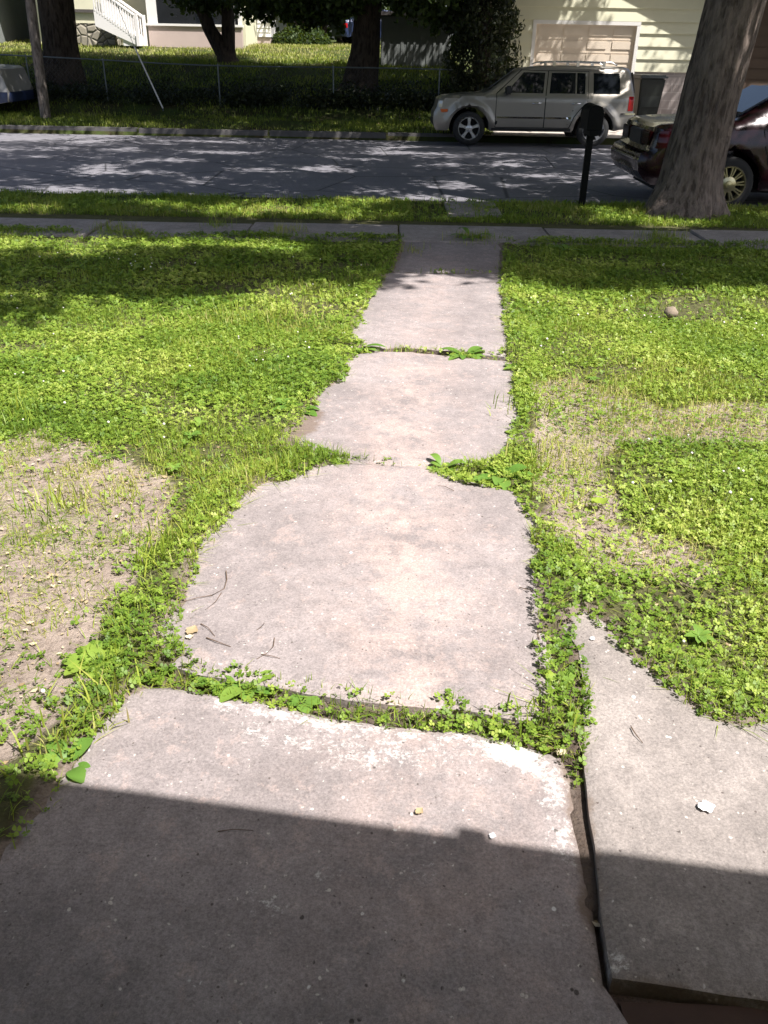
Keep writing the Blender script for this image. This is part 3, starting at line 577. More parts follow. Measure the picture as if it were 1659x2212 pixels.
def clover(zones):
    Vs, Ts = [], []
    for n, xr, yr, size, h, seed in zones:
        x, y, r = scatter(n, xr, yr, seed); d, dry = lawn_density(x, y)
        mixn = fbm(x, y, .6, 63); k = r.uniform(size=n) < d*np.clip((mixn-.28)/.16, .30, 1); x, y, mixn = x[k], y[k], mixn[k]; n = len(x)
        s = size*r.uniform(.6, 1.25, n); z = gz(y)+bank(x, y)+lift(x, y)+r.uniform(.2, 1., n)*h*(.6+.8*fbm(x, y, .3, 64)); yaw = r.uniform(0, 6.28, n)
        tx, ty = r.normal(0, .38, n), r.normal(0, .38, n); base = np.clip(.5+(fbm(x, y, .45, 66)-.5)*1.3+r.normal(0, .2, n), 0, 1)
        for j in range(3):
            a = yaw+j*2.094; ca, sa = np.cos(a), np.sin(a)
            lx = LEAF[None, :, 0]*s[:, None]; ly = LEAF[None, :, 1]*s[:, None]; lz = LEAF[None, :, 2]*s[:, None]
            X = lx*ca[:, None]-ly*sa[:, None]; Y = lx*sa[:, None]+ly*ca[:, None]; Z = lz+X*tx[:, None]+Y*ty[:, None]+.12*(X**2+Y**2)/s[:, None]
            Vs.append(np.stack([X+x[:, None], Y+y[:, None], Z+z[:, None]], -1).reshape(-1, 3)); Ts.append(np.repeat(base, 6))
    V = np.concatenate(Vs); n = len(V)//6; b = np.arange(n)[:, None]*6
    F = np.concatenate([b+np.array([0, 1, 2, 3]), b+np.array([0, 3, 4, 5])]); print('clover leaflets', n)
    return np_obj('clover', V, F, M['clover'], attrs=dict(tint=np.concatenate(Ts)))
def blades(name, zones, m, dens, gfun=gz):
    Vs, Ts = [], []
    for n, xr, yr, wd, ln, seed, lean in zones:
        x, y, r = scatter(n, xr, yr, seed); d, dry = dens(x, y); k = r.uniform(size=n) < d; x, y, dry = x[k], y[k], dry[k]; n = len(x)
        L = ln*r.uniform(.45, 1.3, n)*(.7+.6*fbm(x, y, .35, 71)); a = r.uniform(0, 6.28, n); le = np.abs(r.normal(0, lean, n)); z = gz(y)+bank(x, y)+lift(x, y) if gfun is gz else gfun(x, y)
        wx, wy = -np.sin(a)*wd*.5, np.cos(a)*wd*.5; dx, dy = np.cos(a)*L, np.sin(a)*L
        p = lambda s_, f, h: np.stack([x+dx*le*f+wx*s_, y+dy*le*f+wy*s_, z-.005+L*h], 1)
        hh = np.clip(1-.45*le, .25, 1)
        V = np.stack([p(-1, 0, 0), p(1, 0, 0), np.stack([x+dx*le*.35+wx*.8, y+dy*le*.35+wy*.8, z+L*.6*hh], 1), np.stack([x+dx*le*.35-wx*.8, y+dy*le*.35-wy*.8, z+L*.6*hh], 1), np.stack([x+dx*le, y+dy*le, z+L*hh], 1)], 1)
        Vs.append(V.reshape(-1, 3)); Ts.append(np.repeat(np.clip(.38+(fbm(x, y, .5, 73)-.5)*1.0+r.normal(0, .16, n)+dry*.42, 0, 1), 5))  # dry also carries the sunlight painted into the far lawn blades
    V = np.concatenate(Vs); n = len(V)//5; b = np.arange(n)[:, None]*5; print(name, n)
    return np_obj(name, V, [b+np.array([0, 1, 2, 3]), b+np.array([3, 2, 4])], m, attrs=dict(tint=np.concatenate(Ts)))
tag(clover([(50000, (-2.9, 3.0), (.5, 2.2), .0105, .028, 1), (90000, (-3.5, 3.5), (2.2, 3.6), .0103, .030, 2), (150000, (-4.3, 4.3), (3.6, 5.6), .0118, .034, 3), (100000, (-5, 4.5), (5.6, 8.9), .0165, .038, 4), (12000, (-6.5, 5.5), (9.6, KN), .026, .04, 5)]), 'low green clover growing thick over the front lawn and between the path slabs', 'clover', kind='stuff')
def dens_grass(x, y):
    d, dry = lawn_density(x, y); g = np.clip((fbm(x, y, .45, 81)-.32)/.3, .15, 1)
    jx, jy = x+(fbm(x, y, .22, 51)-.5)*.22, y+(fbm(x, y, .22, 52)-.5)*.22
    b = inside(jx, jy, BARE_L); d[b] = np.where(fbm(x, y, .14, 57)[b] > .60, .5, .05); dry[b] = .3
    q = inside(jx, jy, DRY_R); d[q] = .4
    q = inside(jx, jy, THIN_R); d[q] = np.maximum(d[q], .45)
    return d*g, dry
def dens_verge(x, y):
    d, dry = lawn_density(x, y); return np.where(y > 9.6, np.minimum(1, d*1.6), 0), dry+.15*(fbm(x, y, .6, 84) > .5)
def dens_tuft(x, y):
    d = np.zeros(x.shape)
    for px, py, rr in [(215, 1545, .05), (150, 1590, .06), (110, 1630, .05), (345, 1200, .07), (330, 1225, .06), (640, 1035, .05), (1150, 1010, .09), (1215, 1095, .07), (1130, 890, .10), (1185, 985, .07), (490, 700, .2), (560, 690, .25), (1210, 1575, .04), (1130, 1570, .05), (240, 1515, .05), (1400, 1090, .05), (120, 1100, .1), (160, 1095, .08), (60, 900, .12), (620, 506, .14), (245, 503, .14), (1022, 522, .16), (1430, 518, .18), (885, 546, .1), (1125, 590, .12), (1190, 555, .1), (470, 492, .1), (1400, 458, .28), (1555, 468, .22), (1470, 474, .15), (1340, 448, .2), (1620, 470, .25)]:
        a = G(px, py); d = np.maximum(d, np.exp(-((x-a[0])**2+(y-a[1])**2)/rr**2))
    return d, np.where((x < 0) & (y < 2.2), .85, .4)
g = blades('lawn_grass', [(66000, (-2.9, 3.0), (.5, 2.2), .0026, .045, 11, 1.), (116000, (-3.5, 3.5), (2.2, 3.6), .0030, .052, 12, 1.), (140000, (-4.3, 4.3), (3.6, 5.6), .0036, .055, 13, 1.), (80000, (-5, 4.5), (5.6, 8.9), .005, .06, 14, .9)], M['grass'], dens_grass)
tag(g, 'short yellow-green grass mixed through the clover of the front lawn', 'grass', kind='stuff')
def dens_dry(x, y):
    jx, jy = x+(fbm(x, y, .22, 51)-.5)*.55, y+(fbm(x, y, .22, 52)-.5)*.55; d = np.where(inside(jx, jy, DRY_R), 1., np.where(inside(jx, jy, THIN_R), .7, np.where(inside(jx, jy, BARE_L), .75*(fbm(x, y, .2, 60) > .45), .25*np.clip((fbm(x, y, .3, 61)-.35)*5, 0, 1))))*np.clip((fbm(x, y, .18, 58)-.2)*2.6, 0, 1)
    for P in SL.values(): d[inside(x, y, P)] = 0
    return d, np.full(x.shape, 1.1)-.9*(fbm(x, y, .09, 59) > .58)
g = blades('dry_grass', [(50000, (-2.6, -.3), (1.2, 3.8), .0022, .022, 28, 1.2), (110000, (-3.2, 3.), (1.2, 7.), .0030, .032, 18, 2.0)], M['grass'], dens_dry)
tag(g, 'dry straw coloured grass on the worn patches of the front lawn', 'grass', kind='stuff')
g = blades('tall_grass', [(130000, (-3., 3.2), (.9, 11.), .0052, .10, 15, .7)], M['grass'], dens_tuft)
tag(g, 'pale tufts of longer grass beside the path slabs', 'grass', kind='stuff')
g = blades('verge_grass', [(75000, (-7.5, 6.5), (9.3, KN+.1), .007, .062, 16, .8)], M['grass'], dens_verge)
tag(g, 'grass of the near verge between sidewalk and road', 'grass', kind='stuff')
def dens_far(x, y):
    d = np.clip((fbm(x, y, 1.1, 91)-.25)/.3, .08, 1); d = np.where((y > 23.4) & (y < 25.6), d*.35, d); return np.where((y < KF+.15) | (x > 2.3), 0, d), .3*(fbm(x, y, 1., 92) > .55)+1.1*np.clip((y-30.5)/1., 0, 1)  # second value also rises past the bank, painting sunlight on the far lawn
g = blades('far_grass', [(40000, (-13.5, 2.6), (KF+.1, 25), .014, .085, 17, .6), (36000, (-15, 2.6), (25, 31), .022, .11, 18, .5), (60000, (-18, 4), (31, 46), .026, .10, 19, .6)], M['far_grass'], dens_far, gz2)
tag(g, 'grass of the bank and lawn across the road', 'grass', kind='stuff')
# undergrowth along the fence
r_ = np.random.default_rng(21); n = 26000; x = r_.uniform(-13, 2.4, n); y = 24.3+np.abs(r_.normal(0, .7, n)); hh = .1+.42*fbm(x, y, .8, 95); k = r_.uniform(size=n) < np.clip((fbm(x, y, .9, 97)-.25)/.3, .1, 1); x, y, hh = x[k], y[k], hh[k]
tag(cloud_obj('undergrowth', np.stack([x, y, gz2(x, y)+r_.uniform(.02, 1, len(x))*hh], 1), .085, M['cedar_leaf'], seed=33), 'dark weeds and ivy growing along the wire fence', 'undergrowth', kind='stuff')
# leaf litter
r_ = np.random.default_rng(22)
x = np.concatenate([r_.uniform(-2.8, 2.4, 20000), r_.uniform(-13, 1, 1500)]); y = np.concatenate([r_.uniform(.9, 6.5, 20000), r_.uniform(KF+.3, 26, 1500)])
jx, jy = x+(fbm(x, y, .22, 51)-.5)*.2, y+(fbm(x, y, .22, 52)-.5)*.2; bare = inside(jx, jy, BARE_L); onp = np.zeros(x.shape, bool)
for P in SL.values(): onp |= inside(x, y, P)
k = (r_.uniform(size=len(x)) < np.where(bare, .95, np.where(y > 20, .35, .16))) & ~onp; x, y = x[k], y[k]
V, F, T = leaf_cloud(np.stack([x, y, gz2(x, y)+.006+r_.uniform(0, .004, len(x))], 1), .013, 44, flat=.93)
V = V.reshape(-1, 4, 3); c = V.mean(1, keepdims=True); V = c+(V-c)*np.where(c[:, :, 1:2] > 20, 4., 1.)*np.random.default_rng(5).uniform(.3, 1.25, (len(V), 1, 1))**1.5*1.15; V = V.reshape(-1, 3)
tag(np_obj('leaf_litter', V, F, M['dry'], attrs=dict(tint=T)), 'dry tan leaf bits scattered over the bare soil and the banks', 'leaf litter', kind='stuff')
# white clover blossom
bm = bmesh.new(); r_ = np.random.default_rng(23); x, y = r_.uniform(-3.6, 3.4, 700), r_.uniform(1.4, 7.5, 700); d, _ = lawn_density(x, y)
for a, b in zip(x[d > .5], y[d > .5]):
    if fbm(a, b, .7, 99) < .52: continue
    s = random.uniform(.004, .0075); bmesh.ops.create_icosphere(bm, subdivisions=1, radius=s, matrix=Matrix.Translation((a, b, float(gz(b))+.045+random.uniform(-.01, .015))))
tag(bm_obj('clover_blossom', bm, M['blossom'], smooth=2), 'small white clover heads dotted over the lawn', 'clover blossom', kind='stuff')
# ------------------------------------------------------------------ broadleaf weeds, twigs, single leaves, stone
def rosette(px, py, label, n=8, L=.07, W=.03, up=.5, seed=0, tint=(.2, .8), on=0.):
    r = random.Random(seed); x, y = G(px, py); Vs, F, T = [], [], []
    e = None
    for k in range(n):
        a = k*2.4+r.uniform(-.3, .3); l = L*r.uniform(.7, 1.25); wd = W*r.uniform(.8, 1.2); u = up*r.uniform(.5, 1.4); tt = r.uniform(*tint); b0 = len(Vs); ca, sa = math.cos(a), math.sin(a)
        for i in range(7):
            f = i/6; wf = wd*.5*(.10 if f < .2 else math.sin(math.pi*min(1, (f-.1)/.92))**.7+.03); q = l*f; h = u*l*(f-.75*f*f)+.003
            for s in (-1, 0, 1):
                Vs.append((x+ca*q-sa*wf*s, y+sa*q+ca*wf*s, gz(y)+on+h+(.18*wf if s else 0))); T.append(tt)
        for i in range(6):
            for j in range(2): q = b0+i*3+j; F.append((q, q+1, q+4, q+3))
    return tag(np_obj('broadleaf_weed', Vs, np.array(F), M['weed'], attrs=dict(tint=T), smooth=True), label, 'weed', 'broadleaf weeds along the path')
for k, a in enumerate([(205, 1440, 'large pale broadleaf weed on the bare soil left of the second slab', 8, .075, .045, .6), (470, 1482, 'broadleaf weed at the left end of the joint before the nearest slab', 7, .06, .03, .5), (535, 1490, 'spreading broadleaf weed in the joint where the white bloom begins', 9, .075, .036, .6),
      (652, 1520, 'small round-leaved weed alone in the joint of the nearest slab', 5, .05, .035, .5), (150, 1665, 'broad-leaved weed just above the porch shadow at the left edge', 7, .07, .035, .9), (957, 1018, 'upright weed at the middle of the joint behind the largest slab', 7, .085, .035, .9),
      (1085, 1040, 'leafy weed at the right end of the joint behind the largest slab', 9, .11, .045, .8), (1003, 772, 'dark green dandelion rosette in the joint of the far slabs', 10, .15, .045, .6), (775, 757, 'weed at the left end of the joint of the far slabs', 8, .13, .05, .6), (645, 895, 'weed at the left edge of the third slab above the brown soil', 8, .11, .05, .7),
      (1125, 805, 'weed at the far right corner of the third slab', 7, .10, .045, .7), (1120, 862, 'weed on the right edge of the third slab, above the yellow grass', 7, .085, .04, .7), (1118, 950, 'weed on the right edge of the third slab, below the yellow grass', 7, .085, .04, .7), (355, 1300, 'yellow-green weed beside the bent twig on the second slab', 6, .06, .03, .8),
      (1195, 1395, 'blue-green weed at the left of the right slab tip', 8, .06, .04, .8), (1205, 1500, 'yellowish weed in the gap between the two slabs at right', 8, .06, .022, 1.1), (1170, 1545, 'dark leafed weed at the near right corner of the second slab', 8, .055, .03, .6), (690, 1000, 'weed spilling over the left end of the joint behind the largest slab', 8, .08, .04, .6), (1225, 545, 'weed tuft at the right edge of the sidewalk crossing', 8, .14, .05, .8), (1018, 520, 'weed growing on the sidewalk where the path crosses', 10, .2, .05, .9)]):
    rosette(*a, seed=k, tint=(.5, 1.) if 'yellow' in a[2] or 'pale' in a[2] else (.1, .7))
def lawn_weeds(n):
    r = random.Random(77); q = np.random.default_rng(77); X = q.uniform(-3.4, 3.2, 900); Y = q.uniform(1.5, 8.2, 900); d, _ = lawn_density(X, Y); B = bank(X, Y); k = d > .45; Vs, F, T = [], [], []
    for x, y, bz in list(zip(X[k], Y[k], B[k]))[:n]:
        L0 = r.uniform(.016, .042); narrow = r.uniform(.22, .6); t0 = r.uniform(.3, .95)
        for c in range(r.randint(5, 9)):
            a = c*2.4+r.uniform(-.3, .3); l = L0*r.uniform(.7, 1.3); wd = l*narrow; u = r.uniform(.25, .8); ca, sa = math.cos(a), math.sin(a); b0 = len(Vs)
            for i in range(5):
                f = i/4; wf = wd*.5*(math.sin(math.pi*min(.98, f*.9+.08))**.8); h = u*l*(f-.7*f*f)+.022
                for s_ in (-1, 0, 1): Vs.append((x+ca*l*f-sa*wf*s_, y+sa*l*f+ca*wf*s_, float(gz(y))+bz+h+(.2*wf if s_ else 0))); T.append(min(1, max(0, t0+r.uniform(-.15, .15))))
            for i in range(4):
                for j in range(2): p = b0+i*3+j; F.append((p, p+1, p+4, p+3))
    return np_obj('lawn_weeds', Vs, np.array(F), M['weed'], attrs=dict(tint=T), smooth=True)
tag(lawn_weeds(150), 'small flat weeds mixed all through the clover of the front lawn', 'weeds', kind='stuff')
def twig(pix, r, label, slabk='B'):
    P = [G(*p) for p in pix]; bm = bmesh.new(); n = len(P)
    tube(bm, [(x, y, float(gz(y))+SLABZ[slabk][0]+r*1.2+.002+.003*math.sin(i*2)) for i, (x, y) in enumerate(P)], [r*(1-.5*i/(n-1)) for i in range(n)], 6)
    return tag(bm_obj('twig', bm, M['twig'], smooth=1), label, 'twig', 'twigs on the path')
for pix, r, lab, k in [([(490, 1252), (492, 1272), (486, 1290), (460, 1305), (430, 1312), (398, 1318)], .0016, 'long bent pale twig at the left of the second slab', 'B'), ([(480, 1300), (468, 1320), (445, 1336)], .0012, 'thin twig just below the long bent twig', 'B'), ([(436, 1368), (452, 1378), (466, 1394)], .0014, 'short twig right of the dead leaf', 'B'),
                    ([(448, 1398), (470, 1408), (500, 1416)], .0017, 'dark straight twig below the dead leaf', 'B'), ([(594, 1398), (592, 1418), (578, 1430), (556, 1444)], .0013, 'curved twig near the lower middle of the second slab', 'B'), ([(566, 1434), (590, 1440), (606, 1442)], .0013, 'short twig crossing the curved twig', 'B'), ([(572, 1366), (566, 1375), (556, 1380)], .0012, 'tiny hooked twig left of the slab middle', 'B'),
                    ([(1120, 1288), (1135, 1294), (1160, 1296)], .0016, 'brown twig near the right edge of the second slab', 'B'), ([(472, 1810), (505, 1808), (548, 1806)], .0011, 'thin twig in the shade line of the nearest slab', 'A'), ([(1590, 1900), (1604, 1915), (1625, 1945)], .0016, 'dark twig lying in the sun of the right slab', 'R'), ([(1148, 1072), (1168, 1064), (1190, 1058)], .0016, 'pale twig over the third slab', 'C'), ([(1066, 1147), (1050, 1140), (1040, 1140)], .0013, 'twig near the far right of the second slab', 'B')][:9]:
    twig(pix, r, lab, k)
twig([(1357, 1602), (1366, 1618), (1382, 1634)], .0016, 'dark twig lying in the sun on the right slab', 'R'); twig([(980, 745+332), (960, 1068), (945, 1064)], .0014, 'short twig near the far edge of the second slab', 'B')
def flat_leaf(name, px, py, s, m, label, cat, k, yaw=0, curl=.25, tint=.6):
    x, y = G(px, py); z = float(gz(y))+(SLABZ[k][0] if k else .022)+.004; V, F = [], []
    for i in range(7):
        f = i/6; wd = s*.42*math.sin(math.pi*min(.97, f*.9+.06))*(1+.25*math.sin(i*2.3)); 
        for j in (-1, 0, 1): a = (f-.5)*s; b = j*wd; V.append((x+a*math.cos(yaw)-b*math.sin(yaw), y+a*math.sin(yaw)+b*math.cos(yaw), z+curl*s*(abs(j)*.5+.6*(f-.5)**2*2)))
    for i in range(6):
        for j in range(2): q = i*3+j; F.append((q, q+1, q+4, q+3))
    return tag(np_obj(name, V, np.array(F), m, attrs=dict(tint=[tint]*len(V)), smooth=True), label, cat)
flat_leaf('dead_leaf', 417, 1384, .040, M['dry'], 'curled pinkish brown dead leaf on the left of the second slab', 'leaf', 'B', 1.2, .22, .35)
flat_leaf('dead_leaf', 412, 1398, .022, M['dry'], 'small cream dead leaf touching the brown one on the second slab', 'leaf', 'B', .3, .3, .95)
flat_leaf('green_leaf', 1293, 1101, .062, M['weed'], 'single bright yellow-green leaf lying on the thin lawn right of the path', 'leaf', None, .2, .35, 1.)
flat_leaf('dead_leaf', 1210, 1640, .030, M['dry'], 'tan dead leaf in the joint at the right corner of the nearest slab', 'leaf', 'A', .8, .3, .85)
flat_leaf('dead_leaf', 905, 1958-190, .02, M['dry'], 'small dead leaf at the centre of the nearest slab', 'leaf', 'A', .8, .3, .45)
for px, py, lab, yw in [(1517, 1776, 'torn white paper scrap lying on the right slab', .1), (1275, 1408, 'white spot of paper on the tip of the right slab', .5), (1062, 1820, 'white scrap beside the notch of the porch shadow', 1.2)]:
    flat_leaf('paper_scrap', px, py, (.036 if 'torn' in lab else .016), M['white_spot'], lab, 'paper scrap', 'R' if px > 1200 else 'A', yw, .12)
x, y = G(1446, 690); bm = bmesh.new(); bmesh.ops.create_icosphere(bm, subdivisions=3, radius=1)
for v in bm.verts: v.co *= 1+.35*(float(fbm(v.co.x+3, v.co.y+v.co.z*2, .9, 7))-.5); v.co = Vector((v.co.x*.05, v.co.y*.042, v.co.z*.042))
o = bm_obj('stone', bm, M['stone'], smooth=.9); o.location = (x, y, float(gz(y))+.045); tag(o, 'brown fist-sized stone lying alone on the right lawn', 'stone')
# ------------------------------------------------------------------ vehicles: side outline + half-width function
def side_body(name, outline, wf, m, parent, step=.06, r=.07, crown=.03, sharp=.6, across=6):
    V, F, P = cdt(outline, step); n = len(P); bm = bmesh.new(); x, z = V[:, 0], V[:, 1]
    top = [p for p in outline if True]; d = dist_line(x, z, outline, True); dd = np.clip(d/r, 0, 1)
    rnd = r*(1-np.sqrt(np.clip(1-(1-dd)**2, 0, 1)))*np.clip((z-.55)/.2, .15, 1); wv = np.maximum(.1, wf(x, z)-rnd)
    Lv = [bm.verts.new((a, -b, c)) for a, b, c in zip(x, wv, z)]; Rv = [bm.verts.new((a, b, c)) for a, b, c in zip(x, wv, z)]
    for f in F: bm.faces.new([Lv[i] for i in f]); bm.faces.new([Rv[i] for i in reversed(f)])
    rows = []
    for i in range(n):
        (xa, za), (xb, zb) = P[i-1], P[(i+1) % n]; tx, tz = xb-xa, zb-za; L = math.hypot(tx, tz)+1e-9; nx_, nz_ = tz/L, -tx/L
        if i == 0: pass
        cc = crown if V[i, 1] > .5 else 0; row = [Lv[i]]
        for k in range(1, across): u = k/across; b = cc*(1-(2*u-1)**2); row.append(bm.verts.new((V[i, 0]+SGN*nx_*b, wv[i]*(2*u-1), V[i, 1]+SGN*nz_*b)))
        rows.append(row+[Rv[i]])
    for i in range(n):
        a, b = rows[i], rows[(i+1) % n]
        for k in range(across): bm.faces.new((a[k], a[k+1], b[k+1], b[k]))
    bmesh.ops.recalc_face_normals(bm, faces=bm.faces)
    return bm_obj(name, bm, m, parent, smooth=sharp)
SGN = -1
def panel(name, poly, wf, off, m, parent, side=-1, step=.08, th=.012):
    V, F, P = cdt(poly, step); bm = bmesh.new(); n = len(P); y = wf(V[:, 0], V[:, 1])+off; vs = [bm.verts.new((a, side*b, c)) for a, b, c in zip(V[:, 0], y, V[:, 1])]
    for f in F: bm.faces.new([vs[i] for i in f])
    lo = [bm.verts.new((v.co.x, v.co.y-side*th, v.co.z)) for v in vs[:n]]
    for i in range(n): bm.faces.new((vs[i-1], vs[i], lo[i], lo[i-1]))
    bmesh.ops.recalc_face_normals(bm, faces=bm.faces); return bm_obj(name, bm, m, parent, smooth=.5)
def grow(poly, d):
    cx = sum(p[0] for p in poly)/len(poly); cz = sum(p[1] for p in poly)/len(poly); return [(x+d*np.sign(x-cx), z+d*np.sign(z-cz)) for x, z in poly]
def arc(cx, cz, r, a0, a1, n=14, sq=1.): return [(cx+r*math.cos(math.radians(a0+(a1-a0)*i/n)), cz+sq*r*math.sin(math.radians(a0+(a1-a0)*i/n))) for i in range(n+1)]
def wheel(parent, x, y, z, R, rr, wdt, mat, style, side):
    e = link(bpy.data.objects.new('wheel', None), parent); e.location = (x, y, z); e.empty_display_size = .1; s = side
    bm = bmesh.new(); lathe(bm, [(rr*.96, s*.02), (rr*1.0, s*(.01)), (rr+.03, s*.012), (R-.03, s*-.0), (R-.006, s*-.025), (R, s*-.06), (R, s*(-wdt+.05)), (R-.03, s*-wdt), (rr, s*-wdt)], 44); bmesh.ops.recalc_face_normals(bm, faces=bm.faces); bm_obj('tyre', bm, M['rubber'], e, smooth=.8)
    bm = bmesh.new(); lathe(bm, [(rr, s*.012), (rr*.93, s*.012), (rr*.9, s*-.015), (rr*.88, s*-.12)], 44)
    if style == 5:
        for k in range(5):
            a = math.radians(90+k*72)
            for q in (0,):
                u = Vector((math.cos(a), 0, math.sin(a))); v = Vector((-math.sin(a), 0, math.cos(a))); pr = []
                for f, wd in ((.16, .085), (.5, .062), (.93, .10)):
                    pr.append([bm.verts.new(u*rr*f+v*wd*.5*t_+Vector((0, s*(.005+dy), 0))) for t_, dy in ((-1, -.03), (-.75, 0), (.75, 0), (1, -.03))])
                for A, B in zip(pr[:-1], pr[1:]):
                    for i in range(3): bm.faces.new((A[i], A[i+1], B[i+1], B[i]))
        lathe(bm, [(.075, s*-.03), (.07, s*.008), (.03, s*.016), (.001, s*.016)], 20)
    else:
        for k in range(style):
            a = 2*math.pi*(k//2*2+(.62 if k % 2 else -.0))/style; u = Vector((math.cos(a), 0, math.sin(a))); v = Vector((-math.sin(a), 0, math.cos(a)))
            pr = [[bm.verts.new(u*rr*f+v*.012*t_+Vector((0, s*dy, 0))) for t_, dy in ((-1, -.035), (-.6, .0), (.6, .0), (1, -.035))] for f in (.4, .68, .93)]
            for A, B in zip(pr[:-1], pr[1:]):
                for i in range(3): bm.faces.new((A[i], A[i+1], B[i+1], B[i]))
        lathe(bm, [(rr*.44, s*-.05), (rr*.43, s*.004), (rr*.3, s*.016), (rr*.22, s*.02), (rr*.2, s*.035), (.001, s*.04)], 28)
    bmesh.ops.recalc_face_normals(bm, faces=bm.faces); bm_obj('rim', bm, mat, e, smooth=.7)
    bm = bmesh.new(); lathe(bm, [(rr*.9, s*-.09), (.001, s*-.09)], 24); bm_obj('brake_disc', bm, M['dark_gap'], e)
    return e
# --- the SUV across the road, front to the left
SX, SY = float(AY(1012, 300, 19.95).x)-.80, 19.95+.90
suv = empty('sport_utility_vehicle', (SX, SY, -.045), 0, 'pewter boxy sport utility vehicle parked across the road before the garage', 'car'); suv.scale = (1, 1, .965); suv.rotation_euler = (math.radians(-1.2), math.radians(-.3), 0)
XF, XR, ZW, RA = .80, 3.47, .345, .43
ol = [(.06, .36), (.10, .30), (XF-RA-.03, .30)]+arc(XF, ZW, RA, 180, 0)+[(XF+RA+.03, .30), (XR-RA-.03, .30)]+arc(XR, ZW, RA, 180, 0)+[(XR+RA+.02, .33), (4.28, .42), (4.33, .50), (4.33, .68), (4.30, .74), (4.29, 1.03), (4.20, 1.50), (4.14, 1.575), (4.0, 1.605), (3.2, 1.625), (2.4, 1.615), (1.95, 1.575), (1.76, 1.525), (1.16, 1.085), (1.10, 1.065), (.6, 1.03), (.25, .985), (.14, .93), (.10, .78), (.04, .66), (.03, .48)]
def w_suv(x, z):
    x, z = np.asarray(x, float), np.asarray(z, float)
    w = .865-.05*np.clip((.55-z)/.3, 0, 1)**2-.30*np.clip((z-1.03)/.6, 0, 1)-.02*np.clip((z-.98)/.05, 0, 1)
    w -= .11*np.clip((.55-x)/.55, 0, 1)**2+.06*np.clip((x-3.95)/.4, 0, 1)**2
    for cx in (XF, XR): rr = np.hypot(x-cx, z-ZW); w += .032*np.clip(1-np.abs(rr-RA-.05)/.09, 0, 1)**.5*np.clip((z-.35)/.1, 0, 1)
    return w
bo = side_body('body', ol, w_suv, M['pewter'], suv, .05, .055, .03)
fd = [(1.36, .385), (2.385, .385), (2.385, 1.03), (2.435, 1.50), (1.88, 1.515), (1.55, 1.22), (1.36, 1.05)]
rd = [(2.405, .385), (2.93, .385), (3.02, .62), (3.16, .80), (3.28, .90), (3.29, 1.50), (2.455, 1.505), (2.405, 1.03)]
for side in (-1, 1):
    for poly, wins, hx in ((fd, [[(1.66, 1.075), (1.67, 1.20), (1.92, 1.475), (2.375, 1.47), (2.335, 1.07)]], 2.12), (rd, [[(2.47, 1.07), (2.51, 1.47), (3.02, 1.475), (3.01, 1.07)], [(3.045, 1.07), (3.055, 1.475), (3.23, 1.47), (3.22, 1.07)]], 2.96)):
        d = panel('door', poly, w_suv, .006, M['pewter'], suv, side)
        panel('door_gap_backing', grow(poly, .013), w_suv, .002, M['dark_gap'], d, side)  # black backing imitates the dark shade in the door gap
        for wn in wins: panel('window', wn, w_suv, .011, M['glass'], d, side)
        bm = bmesh.new(); tube(bm, [(hx, side*(float(w_suv(hx, .87))+.012), .868), (hx+.03, side*(float(w_suv(hx, .87))+.045), .872), (hx+.15, side*(float(w_suv(hx, .87))+.045), .876), (hx+.18, side*(float(w_suv(hx, .87))+.012), .878)], [.013, .016, .016, .013], 10); bm_obj('handle', bm, M['chrome'], d, smooth=1)
        x0, x1 = (1.37, 2.375) if hx < 2.5 else (2.415, 2.96); panel('side_moulding', [(x0, .565), (x1, .565), (x1, .60), (x0, .60)], w_suv, .026, M['chrome'], d, side, .1, .02)
    panel('window', [(3.40, 1.075), (3.40, 1.475), (3.94, 1.47), (3.96, 1.30), (3.96, 1.08)], w_suv, .008, M['glass'], suv, side)
    panel('taillight', [(4.16, .74), (4.275, .74), (4.262, 1.03), (4.16, 1.03)], w_suv, .012, M['tail_red'], suv, side, .05, .03)
    panel('side_marker', [(.20, .665), (.33, .675), (.33, .735), (.17, .73)], w_suv, .012, M['amber'], suv, side, .05)
    panel('headlight', [(.13, .77), (.21, .77), (.22, .90), (.15, .90)], w_suv, .010, M['lamp_clear'], suv, side, .05)
    panel('sill', [(1.28, .31), (2.98, .31), (2.98, .365), (1.28, .365)], w_suv, .02, M['black_plastic'], suv, side, .1)
    panel('bumper_trim', [(4.02, .665), (4.33, .665), (4.33, .70), (4.02, .70)], w_suv, .02, M['chrome'], suv, side, .08)
    y = side*.60; bm = bmesh.new(); tube(bm, [(2.25, y, 1.645), (2.36, y, 1.685), (3.0, y, 1.695), (3.75, y, 1.685), (3.88, y, 1.63)], .016, 8)
    for q in (2.55, 3.05, 3.6): box(bm, q-.03, q+.03, y-.015, y+.015, 1.60, 1.70)
    bm_obj('roof_rail', bm, M['chrome'], suv, smooth=.8)
    yy = side*(float(w_suv(1.55, 1.05))); bm = bmesh.new(); box(bm, 1.52, 1.66, min(yy, yy+side*.20), max(yy, yy+side*.20), 1.04, 1.21, .03); bm_obj('mirror', bm, M['black_plastic'], suv, smooth=.6)
    for x in (XF, XR): wheel(suv, x, side*(.865-.0), ZW, .345, .235, .21, M['alloy'], 5, side)
def quad_part(name, pts, m, parent, th=.01):
    bm = bmesh.new(); a = [bm.verts.new(p) for p in pts]; f = bm.faces.new(a); bm.normal_update(); nrm = f.normal.copy(); b = [bm.verts.new(Vector(p)-nrm*th) for p in pts]
    for i in range(4): bm.faces.new((a[i-1], a[i], b[i], b[i-1]))
    bm.faces.new(b[::-1]); bmesh.ops.recalc_face_normals(bm, faces=bm.faces); return bm_obj(name, bm, m, parent)
